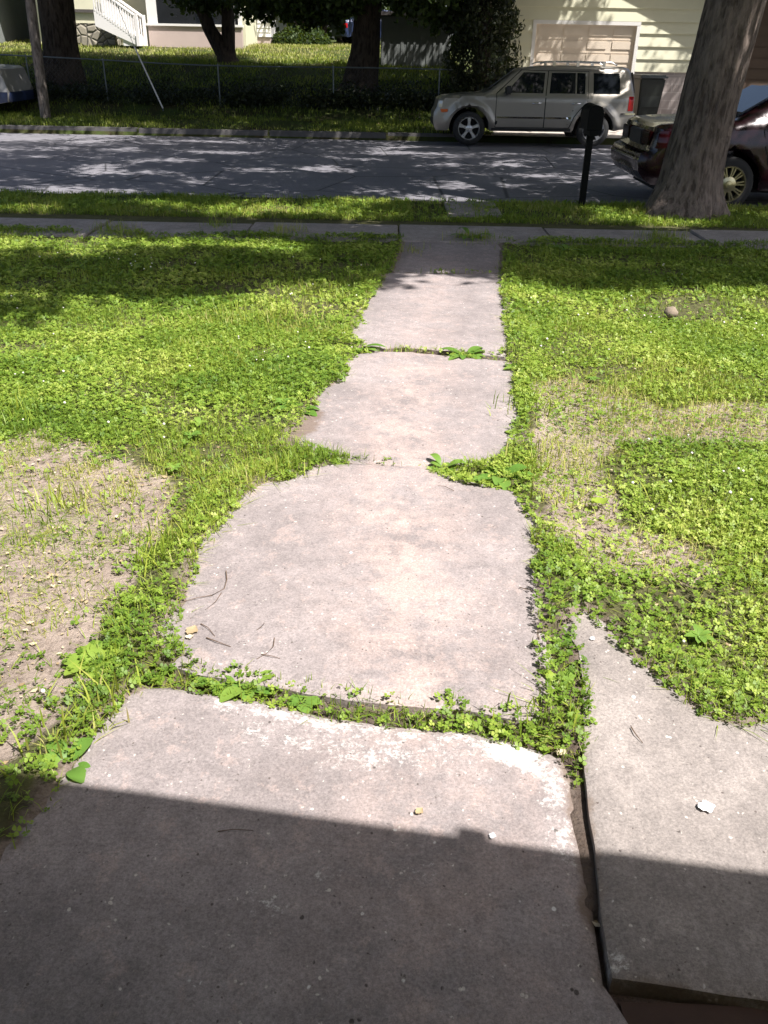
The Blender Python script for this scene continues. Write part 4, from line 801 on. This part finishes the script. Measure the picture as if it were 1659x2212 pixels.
quad_part('windshield', [(1.19, -.70, 1.150), (1.19, .70, 1.150), (1.74, .60, 1.555), (1.74, -.60, 1.555)], M['glass'], suv)
quad_part('rear_window', [(4.325, -.6, 1.10), (4.325, .6, 1.10), (4.245, .55, 1.50), (4.245, -.55, 1.50)], M['glass'], suv)
bm = bmesh.new(); box(bm, .02, .09, -.55, .55, .40, .52, .02); bm_obj('bumper_grille', bm, M['black_plastic'], suv, smooth=.6)
bm = bmesh.new(); box(bm, .5, 3.9, -.6, .6, .35, .5); bm_obj('underbody', bm, M['dark_gap'], suv)
# --- the maroon saloon at the near kerb, rear to the left
CX, CY = float(AY(1574, 398, 11.72).x)-1.32, 11.72+.97
car = empty('sedan', (CX, CY, -.02), 0, 'dark maroon sedan parked behind the street tree with its tail to the left', 'car')
XR2, XF2, Z2, R2 = 1.32, 4.34, .335, .40
ol = [(.10, .36), (.22, .30), (XR2-R2-.03, .28)]+arc(XR2, Z2, R2, 180, 0)+[(XR2+R2+.03, .26), (XF2-R2-.03, .26)]+arc(XF2, Z2, R2, 180, 0)+[(XF2+R2+.03, .28), (5.30, .32), (5.40, .45), (5.42, .62), (5.36, .80), (5.2, .88), (4.6, .95), (4.02, 1.0), (3.92, 1.02), (3.30, 1.40), (3.1, 1.455), (2.6, 1.49), (2.2, 1.475), (1.98, 1.435), (1.36, 1.09), (1.24, 1.06), (.75, 1.05), (.32, 1.02), (.22, .98), (.16, .80), (.13, .70), (.02, .67), (-.02, .58), (.01, .45)]
ol = [(x if x > .9 else .17+x*.811, z) for x, z in ol]
def w_car(x, z):
    x, z = np.asarray(x, float), np.asarray(z, float)
    w = .965-.06*np.clip((.55-z)/.3, 0, 1)**2-.06*np.clip((z-.78)/.25, 0, 1)-.32*np.clip((z-1.02)/.46, 0, 1)
    w -= .20*np.clip((.70-x)/.57, 0, 1)**2.2+.2*np.clip((x-4.9)/.5, 0, 1)**2
    w += .012*np.clip(1-np.abs(z-.84)/.05, 0, 1)
    for cx in (XR2, XF2): rr = np.hypot(x-cx, z-Z2); w += .014*np.clip(1-np.abs(rr-R2-.03)/.05, 0, 1)*np.clip((z-.3)/.1, 0, 1)
    return w
side_body('body', ol, w_car, M['maroon'], car, .05, .09, .035)
rdp = [(1.93, .36), (2.62, .36), (2.62, 1.0), (2.66, 1.42), (2.15, 1.405), (1.84, 1.20), (1.66, .98), (1.70, .80), (1.78, .6)]; fdp = [(2.64, .36), (3.72, .36), (3.74, .98), (3.22, 1.375), (2.68, 1.42), (2.64, 1.0)]
for side in (-1, 1):
    for poly, wn, hx in ((rdp, [(1.74, 1.0), (1.96, 1.255), (2.16, 1.36), (2.61, 1.38), (2.58, 1.0)], 1.76), (fdp, [(2.69, 1.0), (2.72, 1.38), (3.19, 1.34), (3.58, 1.03)], 2.72)):
        d = panel('door', poly, w_car, .005, M['maroon'], car, side); panel('door_gap_backing', grow(poly, .012), w_car, .002, M['dark_gap'], d, side)  # panel behind each door is black to stand for shade in its gap
        panel('window_frame', grow(wn, .022), w_car, .010, M['chrome'], d, side); panel('window', wn, w_car, .016, M['blue_glass'], d, side)
        panel('handle', [(hx, .80), (hx+.22, .80), (hx+.22, .845), (hx, .845)], w_car, .035, M['chrome'], d, side, .06, .03)
    panel('side_moulding', [(.43, .615), (.90, .615), (.90, .64), (.43, .64)], w_car, .014, M['chrome'], car, side, .1)
    panel('taillight', [(.325, .745), (.55, .76), (.58, .92), (.50, .95), (.36, .945)], w_car, .012, M['dark_red'], car, side, .05, .03)
    for x in (XR2, XF2): wheel(car, x, side*(.955), Z2, .335, .225, .21, M['alloy_warm_reflection'], 20, side)
def back_panel(name, y0, y1, z0, z1, m, x=.12, th=.05): x += .165; bm = bmesh.new(); box(bm, x-.02, x+th, y0, y1, z0, z1, .012); return bm_obj(name, bm, m, car, smooth=.6)
for s in (-1, 1): back_panel('taillight', min(s*.36, s*.70), max(s*.36, s*.70), .76, .93, M['dark_red'], .125)
back_panel('licence_recess', -.30, .30, .74, .92, M['black_plastic'], .13); back_panel('bumper_strip', -.66, .66, .585, .615, M['chrome'], -.03, .03)
quad_part('rear_window', [(1.44, -.62, 1.16), (1.44, .62, 1.16), (1.94, .56, 1.445), (1.94, -.56, 1.445)], M['blue_glass'], car); quad_part('windshield', [(3.84, .66, 1.10), (3.84, -.66, 1.10), (3.36, -.58, 1.40), (3.36, .58, 1.40)], M['blue_glass'], car)
bm = bmesh.new(); box(bm, .5, 4.9, -.62, .62, .2, .4); bm_obj('underbody', bm, M['dark_gap'], car)
# --- pale vehicle cut by the left edge of the picture
vx = float(AY(20, 200, 22.9).x); van = empty('parked_pickup', (vx-4.6, 23.7, .12), 0, 'pale grey vehicle with dark blue lower edge standing left of the utility pole', 'pickup')
ol = [(0, .35), (.1, .3), (.45, .3)]+arc(.9, .34, .42, 180, 0)+[(1.4, .3), (3.2, .3)]+arc(3.7, .34, .42, 180, 0)+[(4.2, .3), (4.55, .36), (4.6, .55), (4.44, 1.08), (4.34, 1.13), (3.6, 1.16), (3.0, 1.7), (1.0, 1.72), (.1, 1.65), (0, 1.0)]
w_van = lambda x, z: .86-.02*np.clip((np.asarray(z, float)-1.1)/.6, 0, 1)*8*.1+0*np.asarray(x, float)
side_body('body', ol, w_van, M['pale_grey'], van, .1, .05, .02)
for s in (-1, 1):
    panel('lower_panel', [(4.16, .32), (4.55, .36), (4.585, .58), (4.14, .58)], w_van, .02, M['navy'], van, s)
    panel('window', [(1.2, 1.2), (1.2, 1.6), (2.9, 1.6), (3.3, 1.2)], w_van, .008, M['glass'], van, s)
    for x in (.9, 3.7): wheel(van, x, s*.85, .34, .34, .22, .2, M['alloy'], 5, s)
bm = bmesh.new(); box(bm, 4.56, 4.64, -.8, .8, .36, .58, .02); bm_obj('bumper', bm, M['navy'], van)
# ------------------------------------------------------------------ mailbox, bin, pole, guy, fence
mb = AY(1256, 446, 10.88); e = empty('mailbox', (mb.x, 10.88, .14), 0, 'black round-topped mailbox on a post in the grass at the near kerb', 'mailbox')
bm = bmesh.new(); box(bm, -.036, .036, -.036, .036, -.05, .86, .006); box(bm, -.05, .05, -.2, .2, .80, .86, .006); bm_obj('post', bm, M['mailbox_black'], e)
bm = bmesh.new(); prof = [(-.088, .86), (.088, .86), (.088, 1.035)]+arc(0, 1.035, .088, 0, 180, 12)[1:]; prism(bm, prof, -.20, .22); bmesh.ops.bevel(bm, geom=[x for x in bm.edges if abs(x.verts[0].co.y-x.verts[1].co.y) < .01], offset=.006, segments=1, affect='EDGES'); bm_obj('box', bm, M['mailbox_black'], e, smooth=.6)
bm = bmesh.new(); prism(bm, [(x*1.05, z+(z-.98)*.05) for x, z in prof], .222, .24); bm_obj('door', bm, M['mailbox_black'], e)
bm = bmesh.new(); box(bm, .091, .098, -.05, -.02, .95, 1.06); box(bm, .091, .098, -.05, .03, 1.06, 1.10); bm_obj('flag', bm, M['dark_red'], e)
bn = AY(1388, 245, 25.3); e = empty('wheelie_bin', (bn.x, 25.2, float(gz2(5, 25.2))+.03), .1, 'dark green-black wheeled trash bin before the block foundation of the garage', 'bin')
bm = bmesh.new(); a = [(-.27, -.27), (.27, -.27), (.27, .27), (-.27, .27)]; b = [(-.34, -.36), (.34, -.36), (.34, .36), (-.34, .36)]
va = [bm.verts.new((x, y, .04)) for x, y in a]; vb = [bm.verts.new((x, y, .98)) for x, y in b]; bm.faces.new(va[::-1]); bm.faces.new(vb)
for i in range(4): bm.faces.new((va[i-1], va[i], vb[i], vb[i-1]))
bmesh.ops.bevel(bm, geom=list(bm.edges), offset=.03, segments=2, affect='EDGES'); box(bm, -.24, .24, -.32, -.305, .3, .62, .004); bm_obj('bin_body', bm, M['bin'], e, smooth=.6)
bm = bmesh.new(); box(bm, -.38, .38, -.41, .38, .985, 1.03, .015); box(bm, -.34, .34, -.36, .34, 1.03, 1.06, .012); tube(bm, [(-.3, .42, .97), (.3, .42, .97)], .02, 8); bm_obj('lid', bm, M['bin_lid'], e, smooth=.6)
for s in (-1, 1): bm = bmesh.new(); lathe(bm, [(.001, -.02), (.1, -.02), (.1, .03), (.001, .03)], 16); o = bm_obj('wheel', bm, M['rubber'], e); o.rotation_euler = (0, 0, math.pi/2); o.location = (s*.26, .28, .1)
p0 = AY(98, 252, 22.7); p1 = AY(65, 0, 22.7); pz = float(gz(22.7)); k = (9-p0.z)/(p1.z-p0.z); top = p0+(p1-p0)*k
e = empty('utility_pole', (p0.x, 22.7, pz-.2), 0, 'grey weathered utility pole leaning left at the far roadside', 'utility pole'); loc = Vector(e.location)
bm = bmesh.new(); tube(bm, [p0-loc-Vector((0, 0, .3)), p0.lerp(top, .2)-loc, p0.lerp(top, .6)-loc, top-loc], [.125, .115, .10, .085], 18); bm_obj('pole_shaft', bm, M['pole'], e, smooth=1)
bm = bmesh.new(); q = p0.lerp(top, .93)-loc; box(bm, q.x-1.1, q.x+1.1, q.y-.17, q.y-.08, q.z-.06, q.z+.06); bm_obj('cross_arm', bm, M['pole'], e)
a = AY(352, 234, 24.); b = AY(290, 100, 24.15); c = AY(230, -2, 24.25); e = empty('guy_wire', (a.x, a.y, float(gz(24.))), 0, 'slanting guy wire with white guard running down to the bank', 'guy wire'); loc = Vector(e.location)
bm = bmesh.new(); tube(bm, [a-loc, b-loc, p0.lerp(top, .85)-loc], .006, 6); bm_obj('cable', bm, M['galv'], e)
d_ = (b-a); bm = bmesh.new(); tube(bm, [a-loc, a+d_*1.0-loc], .020, 8); bm_obj('guard', bm, M['white_paint'], e, smooth=1)
bm = bmesh.new(); tube(bm, [(0, 0, -.1), (a-loc)], .012, 6); bm_obj('anchor_rod', bm, M['galv'], e)
# chain link fence
FP = [(-250, 108), (0, 118), (200, 128), (400, 140), (563, 144), (700, 145), (840, 147), (985, 151)]
FY = 24.55; x0, x1 = -14.5, AY(985, 150, 24.55).x; e = empty('wire_fence', (0, FY, 0), 0, 'low chain link fence with a thin top rail along the dark bank', 'fence'); fz = lambda x: float(np.interp(x, [AY(p, q, 24.55).x for p, q in FP], [AY(p, q, 24.55).z for p, q in FP]))
bm = bmesh.new(); xs_ = np.linspace(x0, x1, 16); tube(bm, [(x, 0, fz(x)) for x in xs_], .017, 8); bm_obj('top_rail', bm, M['galv'], e, smooth=1)
for px in (60, 225, 471, 720, 950): bm = bmesh.new(); x = float(AY(px, 150, FY).x); tube(bm, [(x, 0, .2), (x, 0, fz(x)+.04)], .019, 8); bm_obj('fence_post', bm, M['galv'], e, smooth=1)
bm = bmesh.new(); s = .11
for k in range(int((x1-x0)/s)+16):
    for sg in (1, -1):
        xa = x0+k*s-(0 if sg > 0 else 0); H = .98; za = fz(xa)-H; xb = xa+sg*H
        A = Vector((xa, .004*sg, za)); B = Vector((xb, .004*sg, fz(xb)-.02))
        if min(xa, xb) < x0 or max(xa, xb) > x1: continue
        tube(bm, [A, B], .0009, 3, False)
bm_obj('wire_mesh', bm, M['galv'], e)
# ------------------------------------------------------------------ buildings
def wall_box(name, parent, m, *b, bev=0): bm = bmesh.new(); box(bm, *b, bev); return bm_obj(name, bm, m, parent)
GY = 26.0; gx0, gx1 = float(AY(1085, 100, GY).x), float(AY(1519, 100, GY).x); gzb = float(gz2(4, GY))
ga = empty('garage', (gx0, GY, gzb), 0, 'cream lap-sided garage on a block foundation behind the pewter vehicle', 'garage'); W = gx1-gx0
dx0, dx1 = float(AY(1155, 95, GY).x)-gx0, float(AY(1371, 95, GY).x)-gx0; dtop = 2.18
FB = [1.10, 1.07]
for a_, b_, m in ((0, dx0-.09, 0), (dx1+.09, W, 1)): wall_box('foundation', ga, M['block'], a_, b_, 0, .25, -.1, 1.10)
def lap(x0, x1, z0, z1, ex=.30):
    bm = bmesh.new(); z = z0; 
    while z < z1-.02:
        zt = min(z+ex, z1); P = [(x0, -.045, z), (x1, -.045, z), (x1, -.004, zt), (x0, -.004, zt), (x0, .2, z), (x1, .2, z), (x1, .2, zt), (x0, .2, zt)]; v = [bm.verts.new(q) for q in P]
        for f in ((0, 1, 2, 3), (0, 4, 5, 1), (0, 3, 7, 4), (1, 5, 6, 2), (3, 2, 6, 7)): bm.faces.new([v[i] for i in f])
        z = zt
    return bm
for a_, b_, c_, d_ in ((0, dx0-.09, 1.102, dtop+.09), (dx1+.09, W, 1.102, dtop+.09), (0, W, dtop+.092, 3.3)): bm_obj('siding', lap(a_, b_, c_, d_), M['cream'], ga)
bm = bmesh.new(); box(bm, dx0-.09, dx0, -.04, .1, 0, dtop); box(bm, dx1, dx1+.09, -.04, .1, 0, dtop); box(bm, dx0-.09, dx1+.09, -.043, .1, dtop, dtop+.09); bm_obj('door_frame', bm, M['white_trim'], ga)
bm = bmesh.new(); box(bm, dx0, dx1, .06, .10, 0, dtop); nw = 4; pw = (dx1-dx0)/nw; ph = dtop/7
for i in range(nw):
    for j in range(7):
        x, z = dx0+i*pw, j*ph; box(bm, x+.07, x+pw-.07, .04, .061, z+.055, z+ph-.055, .012)
for j in range(1, 7): box(bm, dx0, dx1, .05, .061, j*ph-.035, j*ph-.008)
bm_obj('garage_door', bm, M['door_cream'], ga)
bm = bmesh.new(); box(bm, W-.11, W+.03, -.05, .1, 1.1, 3.3); bm_obj('corner_trim', bm, M['white_trim'], ga)
wall_box('side_wall', ga, M['cream'], W-.2, W-.004, .26, 6, .0, 3.3); wall_box('side_wall', ga, M['cream'], .004, .2, .26, 6, .0, 3.3)
bm = bmesh.new(); mid = W/2; prism(bm, [(0, 3.3), (W, 3.3), (mid, 4.9)], .02, .2); bm_obj('gable', bm, M['cream'], ga)
bm = bmesh.new(); prism(bm, [(-.5, 3.05), (-.45, 2.98), (mid, 4.9), (W+.45, 2.98), (W+.5, 3.05), (mid, 5.05)], -.55, 6.4); bm_obj('roof', bm, M['roof'], ga)
# brown neighbour on the right
x0 = gx1+.5; nb = empty('brown_building', (x0, 27, float(gz2(7, 27))), 0, 'shaded brown building at the right edge behind the maroon car roof', 'building')
bm = bmesh.new(); box(bm, 0, 9, 0, 6, -.2, 3.4)
for k in range(12): box(bm, 0, 9, -.02, .0, .1+k*.27, .1+k*.27+.24)
bm_obj('wall', bm, M['brown_wall'], nb); bm = bmesh.new(); prism(bm, [(-.6, 3.3), (9.6, 3.3), (4.5, 5.4)], -.9, 6.6); bm_obj('roof', bm, M['roof'], nb)
# grey shed
s0, s1 = AY(822, 130, 30), AY(972, 130, 30); sh = empty('shed', (s0.x, 30, float(gz(30))), 0, 'grey metal shed with dark roof between the broad trunk and the evergreen', 'shed'); W2 = s1.x-s0.x; ht = float(AY(890, 36, 30).z)-float(gz(30))
bm = bmesh.new(); box(bm, 0, W2, .02, 2.4, -.1, ht)
for k in range(int(W2/.2)): box(bm, k*.2+.02, k*.2+.10, .0, .021, -.05, ht-.01)
bm_obj('wall', bm, M['shed'], sh); bm = bmesh.new(); box(bm, -.15, W2+.15, -.25, 2.6, ht+.002, ht+.12, .02); bm_obj('roof', bm, M['roof'], sh)
# white house with the porch and stairs
HY = 36.; hz = 1.72; hx0 = float(AY(320, 60, HY).x); hx1 = float(AY(522, 60, HY).x)
ho = empty('porch_house', (hx0, HY, hz), 0, 'pale house with enclosed porch, dark windows, stone foundation and white stairs', 'house'); W3 = hx1-hx0
zz = lambda py, px=420: float(AY(px, py, HY).z)-hz
wall_box('porch_wall', ho, M['pink_wall'], 0, W3, 0, .25, -.3, zz(57)); bm = bmesh.new(); box(bm, -.04, W3+.04, -.06, .3, zz(57), zz(52)); bm_obj('sill', bm, M['white_trim'], ho)
posts = [(0, .35), (float(AY(448, 30, HY).x)-hx0-.06, float(AY(448, 30, HY).x)-hx0+.06), (float(AY(502, 30, HY).x)-hx0-.1, float(AY(502, 30, HY).x)-hx0+.06), (W3-.12, W3)]
bm = bmesh.new()
for a_, b_ in posts: bm = bmesh.new(); box(bm, a_, b_, .0, .2, zz(52)+.002, 2.6); bm_obj('window_post', bm, M['white_trim'], ho)
for (a0, a1), (b0, b1) in zip(posts[:-1], posts[1:]): wall_box('window', ho, M['glass'], a1, b0, .1, .14, zz(52)+.002, 2.6)
wall_box('upper_wall', ho, M['white_paint'], 0, W3, 0, .25, 2.602, 4.4); wall_box('main_wall', ho, M['cream'], -4.6, W3, .9, 6, -.4, 4.4)
wall_box('foundation', ho, M['rubble'], float(AY(160, 80, HY).x)-hx0, float(AY(246, 80, HY).x)-hx0, .1, .88, -.5, zz(50, 200)); wall_box('side_porch', ho, M['cream'], float(AY(160, 80, HY).x)-hx0, float(AY(224, 80, HY).x)-hx0, .15, .88, zz(50, 200)+.002, 3.0)
wall_box('band', ho, M['roof'], float(AY(160, 80, HY).x)-hx0, float(AY(222, 80, HY).x)-hx0, .06, .149, zz(27, 190), zz(20, 190))
bm = bmesh.new(); prism(bm, [(-5.2, 4.3), (W3+.7, 4.3), (W3/2-2, 6.9)], -.6, 6.6); bm_obj('roof', bm, M['roof'], ho)
# stairs: they climb to the left along the front
sx0, sx1 = float(AY(316, 88, HY).x)-hx0, float(AY(222, 20, HY).x)-hx0; st = link(bpy.data.objects.new('stairs', None), ho); st.location = (0, 0, 0)
bm = bmesh.new(); n = 8; rise = zz(34, 222)/n; run = (sx1-sx0)/n
for k in range(n): xa, xb = sx0+run*k, sx0+run*(k+1); box(bm, min(xa, xb), max(xa, xb), -1.1, -.05, 0 if k < 3 else rise*(k-1.2), rise*(k+1))
bm_obj('steps', bm, M['white_paint'], st)
for y in (-1.14, -.06):
    bm = bmesh.new(); prism(bm, [(sx0, .0), (sx0+.02, .25), (sx1, rise*n+.22), (sx1, rise*n-.35)], y, y+.05); tube(bm, [(sx0, y, .92), (sx1, y, rise*n+.92)], .045, 6)
    box(bm, sx0-.05, sx0+.05, y-.05, y+.05, 0, 1.0)
    for k in range(17): f = (k+.5)/17; x = sx0+(sx1-sx0)*f; z = rise*n*f; box(bm, x-.022, x+.022, y-.01, y+.035, z+.15, z+.92)
    bm_obj('railing', bm, M['white_paint'], st)
# white clapboard house further back
h0, h1 = AY(508, 95, 40), AY(586, 95, 40); h2 = empty('clapboard_house', (h0.x, 40, 1.75), 0, 'bright white clapboard house corner seen right of the forked tree', 'house'); W4 = h1.x-h0.x
bm = bmesh.new()
z = .38
while z < 4.4: v = [bm.verts.new(p) for p in [(-4, -.02, z), (W4, -.02, z), (W4, 0, z+.16), (-4, 0, z+.16), (W4, 6, z), (W4, 6, z+.16), (-4, .3, z), (-4, .3, z+.16)]]; [bm.faces.new([v[i] for i in f]) for f in ((0, 1, 2, 3), (1, 4, 5, 2), (0, 6, 4, 1))]; z += .16
bm_obj('wall', bm, M['white_paint'], h2); wall_box('foundation', h2, M['pink_wall'], -4, W4-.03, .03, 6, -.5, .38); bm = bmesh.new(); prism(bm, [(-4.5, 4.3), (W4+.5, 4.3), (W4/2-2, 6.4)], -.5, 6.5); bm_obj('roof', bm, M['roof'], h2)
# neighbour in shade at the far left
lb = empty('shaded_house', (-20, 36, 1.3), 0, 'shaded house at the far left behind the thick trunk', 'house'); wall_box('wall', lb, M['shed'], 0, 5.2, 0, 6, -.5, 3.2)
for k in range(2): wall_box('window', lb, M['white_trim'], 1.9+k*1.5, 2.7+k*1.5, -.03, .0, 1.1, 2.3)
bm = bmesh.new(); prism(bm, [(-.5, 3.1), (5.7, 3.1), (2.6, 5)], -.5, 6.5); bm_obj('roof', bm, M['roof'], lb)
# far dark car
fc = empty('parked_car', (float(AY(728, 95, 44).x), 44, float(gz(44))+.05), .35, 'small dark car far back between the trees with sun on its hood', 'car')
ol = [(0, .3), (.3, .25)]+arc(.75, .3, .33, 180, 0, 8)+[(1.3, .25), (2.7, .25)]+arc(3.3, .3, .33, 180, 0, 8)+[(3.9, .3), (4.1, .5), (4.0, .8), (2.95, .95), (2.4, 1.35), (1.3, 1.38), (.7, .98), (.1, .9), (0, .6)]
w_fc = lambda x, z: .82-.3*np.clip((np.asarray(z, float)-.9)/.5, 0, 1)+0*np.asarray(x, float); side_body('body', ol, w_fc, M['navy'], fc, .12, .06, .02)
for s in (-1, 1):
    panel('window', [(1.0, .98), (1.4, 1.3), (2.3, 1.28), (2.75, .98)], w_fc, .01, M['glass'], fc, s); panel('taillight', [(.03, .62), (.25, .62), (.25, .8), (.03, .8)], w_fc, .01, M['tail_red'], fc, s, .06)
    for x in (.75, 3.3): wheel(fc, x, s*.8, .3, .3, .2, .18, M['alloy'], 5, s)
# trees and hedge far behind
def back_tree(px, Y, rt, h, spread, label, m, n, seed, low=.6, name='back_tree'):
    x = float(AY(px, 80, Y).x); z = float(gz(Y)); e = empty(name, (x, Y, z), 0, label, 'tree', 'trees far behind the lawn'); r = np.random.default_rng(seed)
    bm = bmesh.new(); trunk_mesh(bm, [(0, 0, -.1), (.05, 0, 1.5), (.1, 0, h*.55)], [rt, rt*.8, rt*.5], 14, .03, .3, 4, seed, .25)
    for q in range(6): a = q*1.1; d = Vector((math.cos(a), math.sin(a), .5))*spread*.6; tube(bm, [(.08, 0, h*.35), Vector((.08, 0, h*.4))+d*.5, Vector((.08, 0, h*.45))+d], [rt*.5, rt*.3, .03], 6)
    bm_obj('trunk', bm, M['dark_bark'], e, smooth=1.2)
    k = r.normal(size=(n//30, 3)); k /= np.linalg.norm(k, axis=1)[:, None]; k *= r.uniform(.35, 1, len(k))[:, None]; c = k*np.array([spread, spread, h*.42])+np.array([0, 0, h*.55]); c = c[c[:, 2] > low]
    cloud_obj('crown', (c[:, None, :]+r.normal(size=(len(c), 30, 3))*spread*.13).reshape(-1, 3), .24, m, e, seed)
back_tree(655, 42, .45, 10, 3.6, 'brown trunk with sunlit yellow-green leaves in the middle of the far lawn', M['yellow_leaf'], 9000, 1, 1.6)
back_tree(600, 49, .2, 6.5, 3., 'low yellow-green tree right of the white clapboard house', M['yellow_leaf'], 8000, 2, .2)
back_tree(735, 50, .2, 7, 3.2, 'yellow-green tree behind the small dark car', M['yellow_leaf'], 8000, 3, .3)
back_tree(700, 44, .13, 8, 2.0, 'thin-stemmed tree right of the brown trunk', M['dark_leaf'], 3000, 4, 2.2)
back_tree(900, 46, .3, 9, 4.2, 'dark dense tree rising behind the grey shed', M['dark_leaf'], 9000, 5, .4)
back_tree(60, 44, .3, 9, 4., 'dark dense tree behind the shaded house', M['dark_leaf'], 8000, 6, .4)
x = float(AY(655, 100, 41).x); r_ = np.random.default_rng(31); n = 2600; a = r_.uniform(0, 6.28, n); rr = np.sqrt(r_.uniform(0, 1, n))*1.25
tag(cloud_obj('round_bush', np.stack([x+np.cos(a)*rr, 40.4+np.sin(a)*rr*.7, float(gz(40.4))+.75*r_.uniform(0, 1, n)*np.sqrt(1.05-(rr/1.25)**2)], 1), .15, M['dark_leaf'], seed=12), 'low dark bush ringing the brown trunk on the far lawn', 'bush')
r_ = np.random.default_rng(32); n = 30000; x = r_.uniform(-60, 60, n); z = r_.uniform(0, 12, n)*(.6+.5*vnoise(x, 0*x, 4, 3)); y = 66+r_.normal(0, 1.6, n)+3*vnoise(x, z, 3, 5)
tag(cloud_obj('wood', np.stack([x, y, z+2.0], 1), .75, M['dark_leaf'], seed=14), 'dense dark trees closing the view behind the houses', 'wood', kind='stuff')
# ------------------------------------------------------------------ the house behind the camera: its porch roof shades the near slab
p0, p1 = Vector((*G(140, 1697), 0)), Vector((*G(1659, 1906), 0)); He = 2.62; zz_ = He-float(gz(1.2))
a = p0+Vector((SV[0]*zz_, SV[1]*zz_, He)); b = p1+Vector((SV[0]*zz_, SV[1]*zz_, He)); ang = math.atan2(b.y-a.y, b.x-a.x)
bpos = Vector((*G(1003, 1815), 0))+Vector((SV[0]*zz_, SV[1]*zz_, He)); u = Vector((math.cos(ang), math.sin(ang), 0))
ph = empty('home', (a.x, a.y, 0), ang, 'the porch roof whose straight shadow lies over the nearest slab', 'house')
bx = (bpos-a).dot(u)
bm = bmesh.new(); prism(bm, [(-6, He-.12), (8, He-.12), (8, He), (-6, He)], -4.5, -.0); bm_obj('porch_roof', bm, M['white_trim'], ph)
wall_box('fascia_block', ph, M['white_trim'], bx-.026, bx+.026, .002, .024, He-.03, He)
wall_box('wall', ph, M['door_cream'], -6, 8, -4.6, -2.2, .2, He-.122); wall_box('porch_floor', ph, M['drive'], -6, 8, -2.198, -1.3, .2, .44)
for x in (-4.5, 5.5): wall_box('porch_post', ph, M['white_trim'], x-.06, x+.06, -.35, -.23, .3, He-.122)
print('leaves done')
